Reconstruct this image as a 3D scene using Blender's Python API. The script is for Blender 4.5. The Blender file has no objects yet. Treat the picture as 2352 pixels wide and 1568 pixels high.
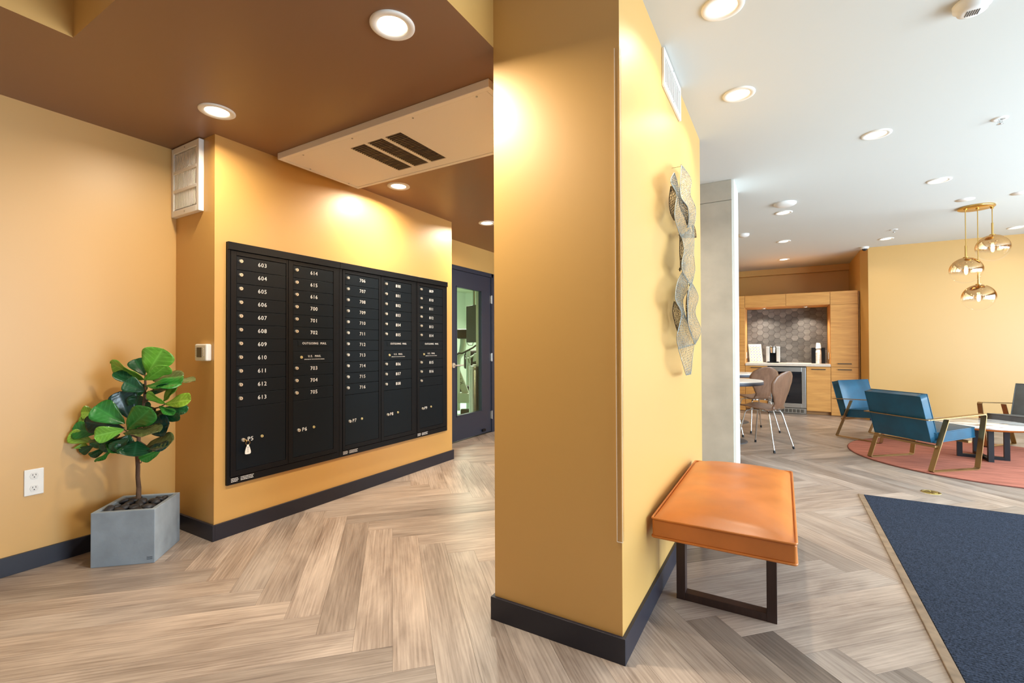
import bpy, bmesh, math, random
from mathutils import Vector, Matrix
PI = math.pi
random.seed(7)
scene = bpy.context.scene
COL = scene.collection

# ------------------------------------------------------------------ camera
FPX, YAW, PITCH, ROLL, EYE = 1059.06, math.radians(30.4435), math.radians(.604), math.radians(-.2077), 1.15
_f = Vector((-math.sin(YAW)*math.cos(PITCH), math.cos(YAW)*math.cos(PITCH), math.sin(PITCH)))
_r0 = Vector((math.cos(YAW), math.sin(YAW), 0)); _u0 = _r0.cross(_f)
_r = _r0*math.cos(ROLL)+_u0*math.sin(ROLL); _u = _u0*math.cos(ROLL)-_r0*math.sin(ROLL)
CAMP = Vector((0, 0, EYE))
cam = bpy.data.cameras.new('camera'); cam_o = bpy.data.objects.new('camera', cam); COL.objects.link(cam_o)
cam.sensor_width = 36; cam.lens = FPX/2352*36; cam.clip_start = .05; cam.clip_end = 200
cam_o.matrix_world = Matrix(((_r.x, _u.x, -_f.x, 0), (_r.y, _u.y, -_f.y, 0), (_r.z, _u.z, -_f.z, EYE), (0, 0, 0, 1)))
scene.camera = cam_o

# ------------------------------------------------------------------ light and exposure
vs = scene.view_settings
vs.view_transform = 'Standard'; vs.look = 'None'; vs.gamma = 1; vs.use_curve_mapping = False
vs.exposure = -0.25
W = bpy.data.worlds.new('world'); scene.world = W; W.use_nodes = True
W.node_tree.nodes['Background'].inputs[0].default_value = (.72, .86, 1, 1)
W.node_tree.nodes['Background'].inputs[1].default_value = 0.4
LAMP_W, LOBBY_W = 22.5, 3.6
DAY_W = 480
def area(name, loc, rot, sx, sy, w, col, spread=PI):
    l = bpy.data.lights.new(name, 'AREA'); l.shape = 'RECTANGLE'; l.size = sx; l.size_y = sy; l.energy = w; l.color = col; l.spread = spread
    o = bpy.data.objects.new(name, l); COL.objects.link(o); o.location = loc; o.rotation_euler = rot
    return o
# daylight entering by the shop-front windows of the right-hand wall and by the entrance behind the camera
area('window_daylight', (4.55, 2.4, 1.22), (0, PI/2, 0), 2.0, 3.1, DAY_W, (.68, .86, 1))
area('window_daylight', (4.55, 5.8, 1.18), (0, PI/2, 0), 2.0, 3.6, DAY_W*.7, (.68, .86, 1))
area('entrance_daylight', (1.2, -3.75, 1.2), (PI/2, 0, 0), 3.0, 2.2, 6, (.80, .91, 1))

# ------------------------------------------------------------------ helpers
def ray(x, y):
    a, b = (x-1176)/FPX, -(y-784)/FPX
    return _r*a+_u*b+_f
def onx(X, x, y):
    d = ray(x, y); return CAMP+d*((X-CAMP.x)/d.x)
def ony(Y, x, y):
    d = ray(x, y); return CAMP+d*((Y-CAMP.y)/d.y)
def onz(Z, x, y):
    d = ray(x, y); return CAMP+d*((Z-EYE)/d.z)
def ond(D, x, y):                       # at distance D along the view axis
    return CAMP+ray(x, y)*D

class MB:
    def __init__(s): s.v = []; s.f = []; s.sm = []; s.mi = []
    def add(s, vs_, fs, smooth=False, mi=0):
        n = len(s.v); s.v += [tuple(v) for v in vs_]
        for f in fs: s.f.append(tuple(i+n for i in f)); s.sm.append(smooth); s.mi.append(mi)
        return s
    def box(s, a, b, mi=0, M=None):
        (x0, y0, z0), (x1, y1, z1) = a, b
        x0, x1 = min(x0, x1), max(x0, x1); y0, y1 = min(y0, y1), max(y0, y1); z0, z1 = min(z0, z1), max(z0, z1)
        v = [(x0, y0, z0), (x1, y0, z0), (x1, y1, z0), (x0, y1, z0), (x0, y0, z1), (x1, y0, z1), (x1, y1, z1), (x0, y1, z1)]
        if M: v = [M @ Vector(p) for p in v]
        return s.add(v, [(0, 3, 2, 1), (4, 5, 6, 7), (0, 1, 5, 4), (1, 2, 6, 5), (2, 3, 7, 6), (3, 0, 4, 7)], False, mi)
    def prism(s, poly, z0, z1, mi=0):   # poly counter-clockwise in xy
        n = len(poly)
        v = [(p[0], p[1], z0) for p in poly]+[(p[0], p[1], z1) for p in poly]
        f = [tuple(range(n))[::-1], tuple(range(n, 2*n))]+[(i, (i+1) % n, n+(i+1) % n, n+i) for i in range(n)]
        return s.add(v, f, False, mi)
    def cyl(s, p0, p1, r0, r1=None, n=20, caps=True, smooth=True, mi=0):
        r1 = r0 if r1 is None else r1
        p0, p1 = Vector(p0), Vector(p1); d = (p1-p0).normalized()
        a = d.orthogonal().normalized(); b = d.cross(a)
        v = []
        for p, r in ((p0, r0), (p1, r1)):
            v += [p+a*(r*math.cos(2*PI*i/n))+b*(r*math.sin(2*PI*i/n)) for i in range(n)]
        s.add(v, [(i, (i+1) % n, n+(i+1) % n, n+i) for i in range(n)], smooth, mi)
        if caps: s.add(v[:n], [tuple(range(n))[::-1]], False, mi); s.add(v[n:], [tuple(range(n))], False, mi)
        return s
    def tube(s, path, r, n=8, closed=False, mi=0):
        P = [Vector(p) for p in path]; m = len(P); v = []
        rr = r if isinstance(r, (list, tuple)) else [r]*m
        ref = None
        for i in range(m):
            if closed: d = (P[(i+1) % m]-P[i-1]).normalized()
            else: d = (P[min(i+1, m-1)]-P[max(i-1, 0)]).normalized()
            if ref is None: ref = d.orthogonal().normalized()
            ref = (ref-d*ref.dot(d)).normalized(); b = d.cross(ref)
            v += [P[i]+ref*(rr[i]*math.cos(2*PI*k/n))+b*(rr[i]*math.sin(2*PI*k/n)) for k in range(n)]
        f = []
        for i in range(m if closed else m-1):
            j = (i+1) % m
            f += [(i*n+k, i*n+(k+1) % n, j*n+(k+1) % n, j*n+k) for k in range(n)]
        s.add(v, f, True, mi)
        if not closed:
            s.add(v[:n], [tuple(range(n))[::-1]], False, mi); s.add(v[-n:], [tuple(range(n))], False, mi)
        return s
    def bar(s, path, w, t, closed=False, axis=Vector((0, 1, 0)), mi=0):   # flat bar swept along a path; w along axis, t across
        P = [Vector(p) for p in path]; m = len(P); v = []
        for i in range(m):
            d0 = (P[i]-P[i-1]).normalized() if (i or closed) else None
            d1 = (P[(i+1) % m]-P[i]).normalized() if (i < m-1 or closed) else None
            d = (d0+d1).normalized() if d0 and d1 else (d0 or d1)
            k = 1/max(.35, d.dot(d1 or d0)); nn = d.cross(axis).normalized()*(t/2*k); aa = axis*(w/2)
            v += [P[i]+nn+aa, P[i]-nn+aa, P[i]-nn-aa, P[i]+nn-aa]
        f = []
        for i in range(m if closed else m-1):
            j = (i+1) % m
            f += [(i*4+k, j*4+k, j*4+(k+1) % 4, i*4+(k+1) % 4) for k in range(4)]
        if not closed: f += [(0, 1, 2, 3), tuple(4*(m-1)+k for k in (3, 2, 1, 0))]
        return s.add(v, f, False, mi)
    def lathe(s, prof, c=(0, 0, 0), n=32, mi=0, smooth=True):
        v = []; f = []; m = len(prof)
        for r, z in prof: v += [(c[0]+r*math.cos(2*PI*i/n), c[1]+r*math.sin(2*PI*i/n), c[2]+z) for i in range(n)]
        for k in range(m-1): f += [(k*n+i, k*n+(i+1) % n, (k+1)*n+(i+1) % n, (k+1)*n+i) for i in range(n)]
        s.add(v, f, smooth, mi)
        return s
    def grid(s, rows, smooth=True, mi=0, closed=False):
        m = len(rows[0]); v = [p for r in rows for p in r]; f = []
        for i in range(len(rows)-1):
            for j in range(m if closed else m-1):
                k = (j+1) % m
                f.append((i*m+j, i*m+k, (i+1)*m+k, (i+1)*m+j))
        return s.add(v, f, smooth, mi)
    def build(s, name, mat, parent=None, world=True, bevel=0, seg=2, recalc=True):
        me = bpy.data.meshes.new(name); me.from_pydata(s.v, [], s.f)
        me.polygons.foreach_set('use_smooth', s.sm); me.polygons.foreach_set('material_index', s.mi)
        for m in (mat if isinstance(mat, (list, tuple)) else [mat]): me.materials.append(m)
        if recalc:
            bm = bmesh.new(); bm.from_mesh(me); bmesh.ops.recalc_face_normals(bm, faces=bm.faces); bm.to_mesh(me); bm.free()
        return link(name, me, parent, world, bevel, seg)
def link(name, me, parent=None, world=True, bevel=0, seg=2):
    o = bpy.data.objects.new(name, me); COL.objects.link(o)
    if parent is not None:
        o.parent = parent
        if world and parent.get('_root'): o.matrix_parent_inverse = Matrix.Translation(-Vector(parent.location))
    if bevel:
        b = o.modifiers.new('bevel', 'BEVEL'); b.width = bevel; b.segments = seg; b.limit_method = 'ANGLE'; b.angle_limit = math.radians(40); b.harden_normals = False
    return o
def tag(o, label, cat, group=None, kind=None):
    o['label'] = label; o['category'] = cat
    if group: o['group'] = group
    if kind: o['kind'] = kind
    return o
def thing(name, label, cat, loc, rz=0, group=None):
    o = bpy.data.objects.new(name, None); COL.objects.link(o); o.location = loc; o.rotation_euler = (0, 0, rz); o.empty_display_size = .05
    o['_root'] = 1
    return tag(o, label, cat, group)
def struct(o, label=None):
    o['kind'] = 'structure'
    if label: o['label'] = label
    return o
def dup(o, loc, rz, label, parent=None):
    c = o.copy(); COL.objects.link(c)
    if parent is None: c.location = loc; c.rotation_euler = (0, 0, rz); c['label'] = label
    else: c.parent = parent
    for ch in o.children: dup(ch, None, None, None, c)
    return c

# ------------------------------------------------------------------ materials
def lin(c):
    return tuple(((x/255)/12.92 if x/255 <= .04045 else ((x/255+.055)/1.055)**2.4) for x in c)+(1,)
def mat(name, col, rough=.5, metal=0, spec=.5, noise=None, bump=None, coat=0, emit=None, sheen=0):
    """col: sRGB 0-255. noise=(scale, amount[, stretch xyz]); bump=(scale, strength, distance)"""
    m = bpy.data.materials.new(name); m.use_nodes = True; nt = m.node_tree; b = nt.nodes['Principled BSDF']
    c = lin(col); b.inputs['Base Color'].default_value = c; b.inputs['Roughness'].default_value = rough
    b.inputs['Metallic'].default_value = metal; b.inputs['Specular IOR Level'].default_value = spec
    b.inputs['Coat Weight'].default_value = coat; b.inputs['Coat Roughness'].default_value = .2
    if sheen: b.inputs['Sheen Weight'].default_value = sheen
    if emit: b.inputs['Emission Color'].default_value = lin(emit[0]); b.inputs['Emission Strength'].default_value = emit[1]
    tc = None
    if noise or bump:
        tc = nt.nodes.new('ShaderNodeTexCoord')
    if noise:
        mp = nt.nodes.new('ShaderNodeMapping'); nt.links.new(tc.outputs['Object'], mp.inputs[0])
        if len(noise) > 2: mp.inputs['Scale'].default_value = noise[2]
        n = nt.nodes.new('ShaderNodeTexNoise'); n.inputs['Scale'].default_value = noise[0]; n.inputs['Detail'].default_value = 5
        nt.links.new(mp.outputs[0], n.inputs[0])
        mx = nt.nodes.new('ShaderNodeMix'); mx.data_type = 'RGBA'; a = noise[1]
        mx.inputs[6].default_value = tuple(x*(1-a) for x in c[:3])+(1,); mx.inputs[7].default_value = tuple(min(1, x*(1+a)) for x in c[:3])+(1,)
        rp = nt.nodes.new('ShaderNodeMapRange'); rp.inputs[1].default_value = .3; rp.inputs[2].default_value = .7
        nt.links.new(n.outputs[0], rp.inputs[0]); nt.links.new(rp.outputs[0], mx.inputs[0]); nt.links.new(mx.outputs[2], b.inputs['Base Color'])
    if bump:
        n = nt.nodes.new('ShaderNodeTexNoise'); n.inputs['Scale'].default_value = bump[0]; n.inputs['Detail'].default_value = 3
        nt.links.new(tc.outputs['Object'], n.inputs[0])
        bp = nt.nodes.new('ShaderNodeBump'); bp.inputs['Strength'].default_value = bump[1]; bp.inputs['Distance'].default_value = bump[2]
        nt.links.new(n.outputs[0], bp.inputs['Height']); nt.links.new(bp.outputs[0], b.inputs['Normal'])
    return m
def emission(name, col, s):
    m = bpy.data.materials.new(name); m.use_nodes = True; nt = m.node_tree; nt.nodes.clear()
    e = nt.nodes.new('ShaderNodeEmission'); e.inputs[0].default_value = lin(col); e.inputs[1].default_value = s
    o = nt.nodes.new('ShaderNodeOutputMaterial'); nt.links.new(e.outputs[0], o.inputs[0]); return m
def thin_glass(name, tint=(255, 255, 255), refl=1.0, rough=0.0):
    m = bpy.data.materials.new(name); m.use_nodes = True; nt = m.node_tree; nt.nodes.clear()
    t = nt.nodes.new('ShaderNodeBsdfTransparent'); t.inputs[0].default_value = lin(tint)
    g = nt.nodes.new('ShaderNodeBsdfGlossy'); g.inputs['Roughness'].default_value = rough
    lw = nt.nodes.new('ShaderNodeLayerWeight'); lw.inputs[0].default_value = .5; pw = nt.nodes.new('ShaderNodeMath'); pw.operation = 'POWER'; pw.inputs[1].default_value = 5; nt.links.new(lw.outputs['Facing'], pw.inputs[0])
    fr = nt.nodes.new('ShaderNodeMath'); fr.operation = 'MULTIPLY_ADD'; fr.inputs[1].default_value = .9; fr.inputs[2].default_value = .04; nt.links.new(pw.outputs[0], fr.inputs[0])
    ml = nt.nodes.new('ShaderNodeMath'); ml.operation = 'MULTIPLY'; ml.inputs[1].default_value = refl; nt.links.new(fr.outputs[0], ml.inputs[0])
    mx = nt.nodes.new('ShaderNodeMixShader'); o = nt.nodes.new('ShaderNodeOutputMaterial')
    nt.links.new(ml.outputs[0], mx.inputs[0]); nt.links.new(t.outputs[0], mx.inputs[1]); nt.links.new(g.outputs[0], mx.inputs[2]); nt.links.new(mx.outputs[0], o.inputs[0])
    return m

GOLD = (208, 161, 88)
M_gold = mat('gold_wall_paint', GOLD, .45, spec=.9, bump=(260, .05, .001))
M_brown = mat('brown_ceiling_paint', (138, 102, 72), .4, spec=.6, bump=(200, .04, .001))
M_white_ceil = mat('white_ceiling_paint', (212, 211, 205), .75, spec=.2, bump=(220, .04, .001))
M_base = mat('navy_baseboard_paint', (34, 34, 46), .42, spec=.45)
M_conc = mat('cast_concrete', (182, 176, 162), .8, noise=(5, .10), bump=(40, .12, .003))
M_white = mat('white_plastic', (238, 236, 232), .4)
M_whitem = mat('white_metal', (244, 240, 234), .42)
M_black = mat('black_metal_paint', (14, 16, 21), .36, spec=.22, bump=(300, .04, .0006))
M_dark = mat('dark_void', (10, 10, 11), .8, spec=.1)
M_steel = mat('brushed_steel', (196, 196, 192), .3, metal=1, noise=(12, .12, (1, 1, 30)))
M_chrome = mat('chrome', (225, 225, 225), .08, metal=1)
M_brass = mat('brass', (214, 176, 104), .25, metal=1)
M_lock = mat('lock_metal', (226, 220, 210), .28, metal=.6)
M_camlock = mat('pale_brass_cam', (232, 216, 160), .3, metal=.45)
M_print = mat('white_print', (240, 240, 240), .5)
M_printb = mat('dark_print', (60, 62, 66), .6)

def wood_mat(name, c_dark, c_light, scale, stretch, rough=.45, use_obj=False, coat=0, fine=.35):
    m = bpy.data.materials.new(name); m.use_nodes = True; nt = m.node_tree; b = nt.nodes['Principled BSDF']; L = nt.links.new
    tc = nt.nodes.new('ShaderNodeTexCoord'); mp = nt.nodes.new('ShaderNodeMapping'); mp.inputs['Scale'].default_value = stretch
    oi = nt.nodes.new('ShaderNodeObjectInfo')
    ad = nt.nodes.new('ShaderNodeVectorMath'); ad.operation = 'ADD'
    cb = nt.nodes.new('ShaderNodeCombineXYZ'); mu = nt.nodes.new('ShaderNodeMath'); mu.operation = 'MULTIPLY'; mu.inputs[1].default_value = 57
    L(oi.outputs['Random'], mu.inputs[0]); L(mu.outputs[0], cb.inputs[0]); L(mu.outputs[0], cb.inputs[1])
    L(tc.outputs['Object'], ad.inputs[0]); L(cb.outputs[0], ad.inputs[1]); L(ad.outputs[0], mp.inputs[0])
    n1 = nt.nodes.new('ShaderNodeTexNoise'); n1.inputs['Scale'].default_value = scale; n1.inputs['Detail'].default_value = 6; n1.inputs['Roughness'].default_value = .6; n1.inputs['Distortion'].default_value = .6
    L(mp.outputs[0], n1.inputs[0])
    mp2 = nt.nodes.new('ShaderNodeMapping'); mp2.inputs['Scale'].default_value = tuple(x*(1 if x < 2 else 9) for x in stretch); L(ad.outputs[0], mp2.inputs[0])
    n2 = nt.nodes.new('ShaderNodeTexNoise'); n2.inputs['Scale'].default_value = scale*2.2; n2.inputs['Detail'].default_value = 4; L(mp2.outputs[0], n2.inputs[0])
    ma = nt.nodes.new('ShaderNodeMix'); ma.data_type = 'FLOAT'; ma.inputs[0].default_value = fine; L(n1.outputs[0], ma.inputs[2]); L(n2.outputs[0], ma.inputs[3])
    cr = nt.nodes.new('ShaderNodeValToRGB'); e = cr.color_ramp.elements; e[0].position = .30; e[1].position = .66; e[0].color = lin(c_dark); e[1].color = lin(c_light)
    L(ma.outputs[0], cr.inputs[0])
    out = cr.outputs[0]
    if use_obj:
        mx = nt.nodes.new('ShaderNodeMix'); mx.data_type = 'RGBA'; mx.blend_type = 'MULTIPLY'; mx.inputs[0].default_value = 1
        L(out, mx.inputs[6]); L(oi.outputs['Color'], mx.inputs[7]); out = mx.outputs[2]
    L(out, b.inputs['Base Color']); b.inputs['Roughness'].default_value = rough; b.inputs['Coat Weight'].default_value = coat; b.inputs['Coat Roughness'].default_value = .15
    bp = nt.nodes.new('ShaderNodeBump'); bp.inputs['Strength'].default_value = .12; bp.inputs['Distance'].default_value = .001; L(n2.outputs[0], bp.inputs['Height']); L(bp.outputs[0], b.inputs['Normal'])
    return m
M_plank = wood_mat('greige_vinyl_plank', (106, 89, 79), (194, 177, 164), 1.9, (.8, 3.0, 3.0), .36, True, fine=.42)
M_oak = wood_mat('rift_oak_veneer', (194, 132, 66), (228, 168, 94), 3, (.8, 4, 9), .42)
M_walnut = wood_mat('walnut_plywood', (104, 72, 52), (140, 104, 80), 4, (5, 5, .8), .35, coat=.2)
M_wenge = wood_mat('dark_stained_wood', (44, 28, 24), (66, 44, 38), 4, (6, 6, .8), .4)

# ------------------------------------------------------------------ setting
ZM, ZL = 2.43, 2.645                  # mail-room soffit, lobby ceiling
XL, XMW, XSO, XCR = -3.395, -2.928, -1.06, -.511
YAL, YME, YC0, YC1 = 1.473, 3.765, 1.655, 3.575
def wbox(name, a, b, m=M_gold, label=None, bevel=0):
    return struct(MB().box(a, b).build(name, m, bevel=bevel), label)
# left wall with the gym door opening
DY0, DY1, DZ = 4.30, 5.255, 2.128
wl = MB()
wl.box((XL-.12, -3.6, 0), (XL, DY0, ZL)); wl.box((XL-.12, DY1, 0), (XL, 6.4, ZL)); wl.box((XL-.12, DY0, DZ), (XL, DY1, ZL))
struct(wl.build('wall_left', M_gold), 'gold painted wall behind the potted fig')
wbox('wall_mail', (XL, YAL, 0), (XMW, YME, ZM), label='gold painted wall that holds the black mailboxes')
wbox('wall_center', (XSO, YC0, 0), (XCR, YC1, ZL), label='thick gold painted partition between mail room and lobby')
wbox('wall_corridor_end', (XL, 6.3, 0), (-1.6, 6.42, ZL))
wbox('wall_dining_left', (-1.72, 6.42, 0), (-1.6, 10.6, ZL))
wbox('wall_kitchen', (-1.72, 10.5, 0), (1.3, 10.62, ZL), label='gold wall above and behind the oak kitchenette')
struct(MB().prism([(1.135, 8.86), (4.6, 8.86), (4.6, 10.5), (1.06, 10.5), (1.06, 9.08)], 0, ZL).build('wall_right_back', M_gold), 'gold lobby wall behind the lounge chairs')
wbox('wall_behind', (XL, -3.72, 0), (-.6, -3.6, 2.65))
wbox('wall_behind', (2.9, -3.72, 0), (4.6, -3.6, 2.65)); wbox('wall_behind', (-.6, -3.72, 2.35), (2.9, -3.6, 2.65))
wr = MB(); wr.box((4.4, -3.6, 0), (4.5, 8.86, .18)); wr.box((4.4, -3.6, 2.5), (4.5, 8.86, ZL))
for y0, y1 in ((-3.6, .8), (3.95, 4.05), (8.0, 8.86)): wr.box((4.4, y0, .18), (4.5, y1, 2.5))
struct(wr.build('wall_right', M_gold))
for k, (y0, y1) in enumerate(((.8, 3.95), (4.05, 8.0))):
    w = MB(); n = 3
    for i in range(n+1):
        y = y0+(y1-y0)*i/n; w.box((4.41, y-.03, .18), (4.47, y+.03, 2.5))
    w.box((4.41, y0, .18), (4.47, y1, .24)); w.box((4.41, y0, 2.44), (4.47, y1, 2.5))
    struct(w.build('window_%d' % (k+1), M_black))
# ceilings
struct(MB().box((-3.6, -3.72, ZL), (4.6, 10.62, ZL+.12)).build('ceiling', M_white_ceil), 'white lobby ceiling')
so = MB(); so.prism([(XL, .714), (XSO, .714), (XSO, 6.3), (XL, 6.3)], ZM, ZL-.001); so.box((XL, -3.6, ZM), (-2.515, .714, ZL-.001))
so = so.build('ceiling_soffit', [M_brown, M_gold])
for p in so.data.polygons:
    if abs(p.normal.z) < .5: p.material_index = 1
struct(so, 'brown dropped ceiling over the mail room')
# bulkhead strip over the kitchenette
wbox('trim_1', (-1.6, 10.38, 2.53), (1.06, 10.5, ZL), label='gold bulkhead strip under the ceiling over the kitchenette')
# baseboards
BT, BH = .014, .095
def bb(name, a, b): struct(MB().box((a[0], a[1], 0), (b[0], b[1], BH)).build(name, M_base, bevel=.0015), None)
bb('baseboard_left', (XL, -3.6), (XL+BT, YAL))
bb('baseboard_alcove', (XL+BT, YAL-BT), (XMW+BT, YAL))
bb('baseboard_mail', (XMW, YAL), (XMW+BT, YME+BT))
bb('baseboard_corridor', (XL, YME+BT), (XL+BT, DY0-.05)); bb('baseboard_corridor', (XL, DY1+.05), (XL+BT, 6.3))
bb('baseboard_partition_front', (XSO-BT, YC0-BT), (XCR+BT, YC0))
bb('baseboard_partition_right', (XCR, YC0), (XCR+BT, YC1+BT)); bb('baseboard_partition_left', (XSO-BT, YC0), (XSO, YC1+BT))
bb('baseboard_back', (1.135, 8.86-BT), (4.4, 8.86))
# concrete column
cc = MB(); cc.box((-1.0, 4.56, 0), (-.385, 5.0, 2.46)); cc.box((-.999, 4.561, 2.463), (-.386, 4.999, ZL))
struct(cc.build('concrete_column', M_conc, bevel=.004), 'bare concrete column beyond the end of the gold partition')
wbox('trim_2', (-.385, 4.575, 0), (-.368, 5.0, ZL), mat('white_wall_paint', (240, 240, 236), .6), 'white painted lining on the side of the concrete column')

# floor : herringbone planks
PW = .1483; A0 = 1.845/PW
floor = struct(MB().box((-3.6, -3.72, -.08), (4.6, 10.62, -.004)).build('floor', mat('floor_screed', (92, 80, 68), .8)), 'herringbone plank floor')
def uv2xy(u, v): return ((v-u)/2**.5, (u+v)/2**.5)
occ = [(XL, YAL, XMW, YME), (XSO, YC0, XCR, YC1), (-1.0, 4.56, -.37, 5.0), (-3.6, 6.3, -1.6, 6.42), (1.15, 8.86, 4.6, 10.5), (-1.0, 9.1, 1.05, 10.5)]
def visible(x, y):
    d = Vector((x, y, 0))-CAMP; zc = d.dot(_f)
    if zc < .05: return 0
    px = 1176+FPX*d.dot(_r)/zc; py = 784-FPX*d.dot(_u)/zc
    if not (-30 < px < 2382 and py < 1598): return 0
    for x0, y0, x1, y1 in occ:
        t0, t1 = 0., 1.
        for p, a, b in ((x, x0, x1), (y, y0, y1)):
            if abs(p) < 1e-9:
                if not a < 0 < b: t0 = 2
            else:
                ta, tb = sorted((a/p, b/p)); t0 = max(t0, ta); t1 = min(t1, tb)
        if t0 < t1: return 0
    return 1
pl_me = None
def plank_mesh():
    b = MB(); e = .0005; L_ = 8*PW
    b.box((e, e, -.004), (L_-e, PW-e, 0)); return b
planks = []; rest = MB()
for c in range(-80, 80):
    for mm in range(-8, 9):
        u0 = (A0-(c+1)+16*mm)*PW
        for kind in (0, 1):
            if kind == 0: U0, U1, V0, V1 = u0, u0+8*PW, c*PW, (c+1)*PW
            else: U0, U1, V0, V1 = u0, u0+PW, (c-8)*PW, c*PW
            cx, cy = uv2xy((U0+U1)/2, (V0+V1)/2)
            if not (-4.2 < cx < 5.2 and -4.2 < cy < 11.2): continue
            pts = [uv2xy(U0+(U1-U0)*i/8, V0+(V1-V0)*j/8) for i in range(9) for j in range(9)]
            inside = [p for p in pts if XL+.01 < p[0] < 4.39 and -3.59 < p[1] < 10.49]
            if not inside: continue
            vis = max((visible(*p)/(Vector((p[0], p[1], 0))-CAMP).length for p in inside), default=0)
            planks.append((vis, kind, U0, U1, V0, V1))
planks.sort(key=lambda t: -t[0])
pm = None
def clipped(poly, x0, y0, x1, y1):
    def cut(P, f, g):
        out = []
        for i in range(len(P)):
            a, b = P[i], P[(i+1) % len(P)]; fa, fb = f(a), f(b)
            if fa >= 0: out.append(a)
            if fa*fb < 0: t = fa/(fa-fb); out.append((a[0]+(b[0]-a[0])*t, a[1]+(b[1]-a[1])*t))
        return out
    for f in (lambda p: p[0]-x0, lambda p: x1-p[0], lambda p: p[1]-y0, lambda p: y1-p[1]):
        poly = cut(poly, f, None)
        if len(poly) < 3: return None
    return poly
npl = 0
DARK = {}
for vis, kind, U0, U1, V0, V1 in planks:
    e = .00045
    cor = [uv2xy(*q) for q in ((U0+e, V0+e), (U0+e, V1-e), (U1-e, V1-e), (U1-e, V0+e))]
    whole = all(XL < p[0] < 4.4 and -3.6 < p[1] < 10.5 for p in cor)
    rnd = random.Random(int(U0*1000)*7919+int(V0*1000))
    if vis > 0 and npl < 298:
        npl += 1
        if whole:
            if pm is None:
                b = MB(); b.box((e, e, -.004), (8*PW-e, PW-e, 0)); o = b.build('plank', M_plank, floor); pm = o.data
            else: o = bpy.data.objects.new('plank', pm); COL.objects.link(o); o.parent = floor
            if kind == 0: o.location = (*uv2xy(U0, V1), 0); o.rotation_euler = (0, 0, math.radians(135)); 
            else: o.location = (*uv2xy(U0, V0), 0); o.rotation_euler = (0, 0, math.radians(45))
            if kind == 0: o.location = (*uv2xy(U0, V1), 0)
        else:
            P = clipped(cor[::-1] if False else cor, XL+.001, -3.6, 4.4, 10.5)
            if P is None: continue
            b = MB(); o_ = uv2xy(U0, V0); ang = math.radians(135 if kind == 0 else 45)
            R = Matrix.Rotation(-ang, 2); P2 = [R @ Vector((p[0]-o_[0], p[1]-o_[1])) for p in P]
            b.prism([tuple(p) for p in P2], -.004, 0); o = b.build('plank', M_plank, floor)
            o.location = (*o_, 0); o.rotation_euler = (0, 0, ang)
        t = rnd.choice((.78, .88, .94, 1, 1, 1.04, 1.08)); w = rnd.uniform(-.025, .025)
        if kind == 0 and 0 < U0 < .75: t = {8: .58, 9: .52, 11: .66}.get(int(round(V0/PW)), t)
        o.color = (t*(1+w), t, t*(1-w), 1)
    else:
        P = clipped(cor, XL+.001, -3.6, 4.4, 10.5)
        if P: rest.prism(P, -.004, 0)
ro = rest.build('planks', wood_mat('greige_vinyl_plank_far', (116, 98, 87), (206, 189, 175), 3.2, (2, 2, 6), .42), floor); ro['kind'] = 'stuff'

# ------------------------------------------------------------------ gym door
XD = XL
fr = thing('door_1', 'navy glazed gym door at the end of the corridor', 'door', (XD, 4.78, 0)); fr['kind'] = 'structure'
M_door = mat('navy_door_paint', (42, 48, 64), .35)
j = MB(); j.box((XL-.13, DY0, 0), (XL+.012, DY0+.035, DZ)); j.box((XL-.13, DY1-.035, 0), (XL+.012, DY1, DZ)); j.box((XL-.13, DY0, DZ-.05), (XL+.012, DY1, DZ))
j.box((XL, DY0-.05, 0), (XL+.014, DY0, DZ)); j.box((XL, DY1, 0), (XL+.014, DY1+.05, DZ)); j.box((XL, DY0-.05, DZ), (XL+.014, DY1+.05, DZ+.0))
j.build('door_frame', M_door, fr, bevel=.002)
y0, y1, z0, z1 = DY0+.037, DY1-.04, .012, DZ-.053
g0, g1, h0, h1 = 4.45, 5.005, .30, 1.885
d = MB()
d.box((XL-.045, y0, z0), (XL-.002, g0, z1)); d.box((XL-.045, g1, z0), (XL-.002, y1, z1)); d.box((XL-.045, g0, z0), (XL-.002, g1, h0)); d.box((XL-.045, g0, h1), (XL-.002, g1, z1))
leaf = d.build('door_leaf', M_door, fr)
gb = MB()
for a, b_ in (((g0, h0), (g1, h0+.015)), ((g0, h1-.015), (g1, h1)), ((g0, h0), (g0+.015, h1)), ((g1-.015, h0), (g1, h1))): gb.box((XL-.047, a[0], a[1]), (XL+.004, b_[0], b_[1]))
gb.build('glazing_bead', M_door, leaf, bevel=.002)
MB().box((XL-.026, g0, h0), (XL-.02, g1, h1)).build('glass_pane', thin_glass('door_glass', (244, 250, 240), .6), leaf)
for z in (.233, 1.005, 1.78): MB().cyl((XL+.012, DY1-.037, z-.055), (XL+.012, DY1-.037, z+.055), .008).box((XL-.002, DY1-.06, z-.05), (XL+.003, DY1-.015, z+.05)).build('hinge', M_steel, leaf)
hn = MB(); hn.cyl((XL-.003, 4.39, .925), (XL+.012, 4.39, .925), .03, n=24); hn.tube([(XL+.01, 4.39, .925), (XL+.05, 4.39, .925), (XL+.055, 4.40, .925), (XL+.055, 4.52, .925)], .009)
hn.build('lever_handle', M_lock, leaf)
cl = MB(); cl.box((XL-.002, 4.99, .04), (XL+.02, 5.06, .07)); cl.build('door_stop', M_black, leaf)
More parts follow.
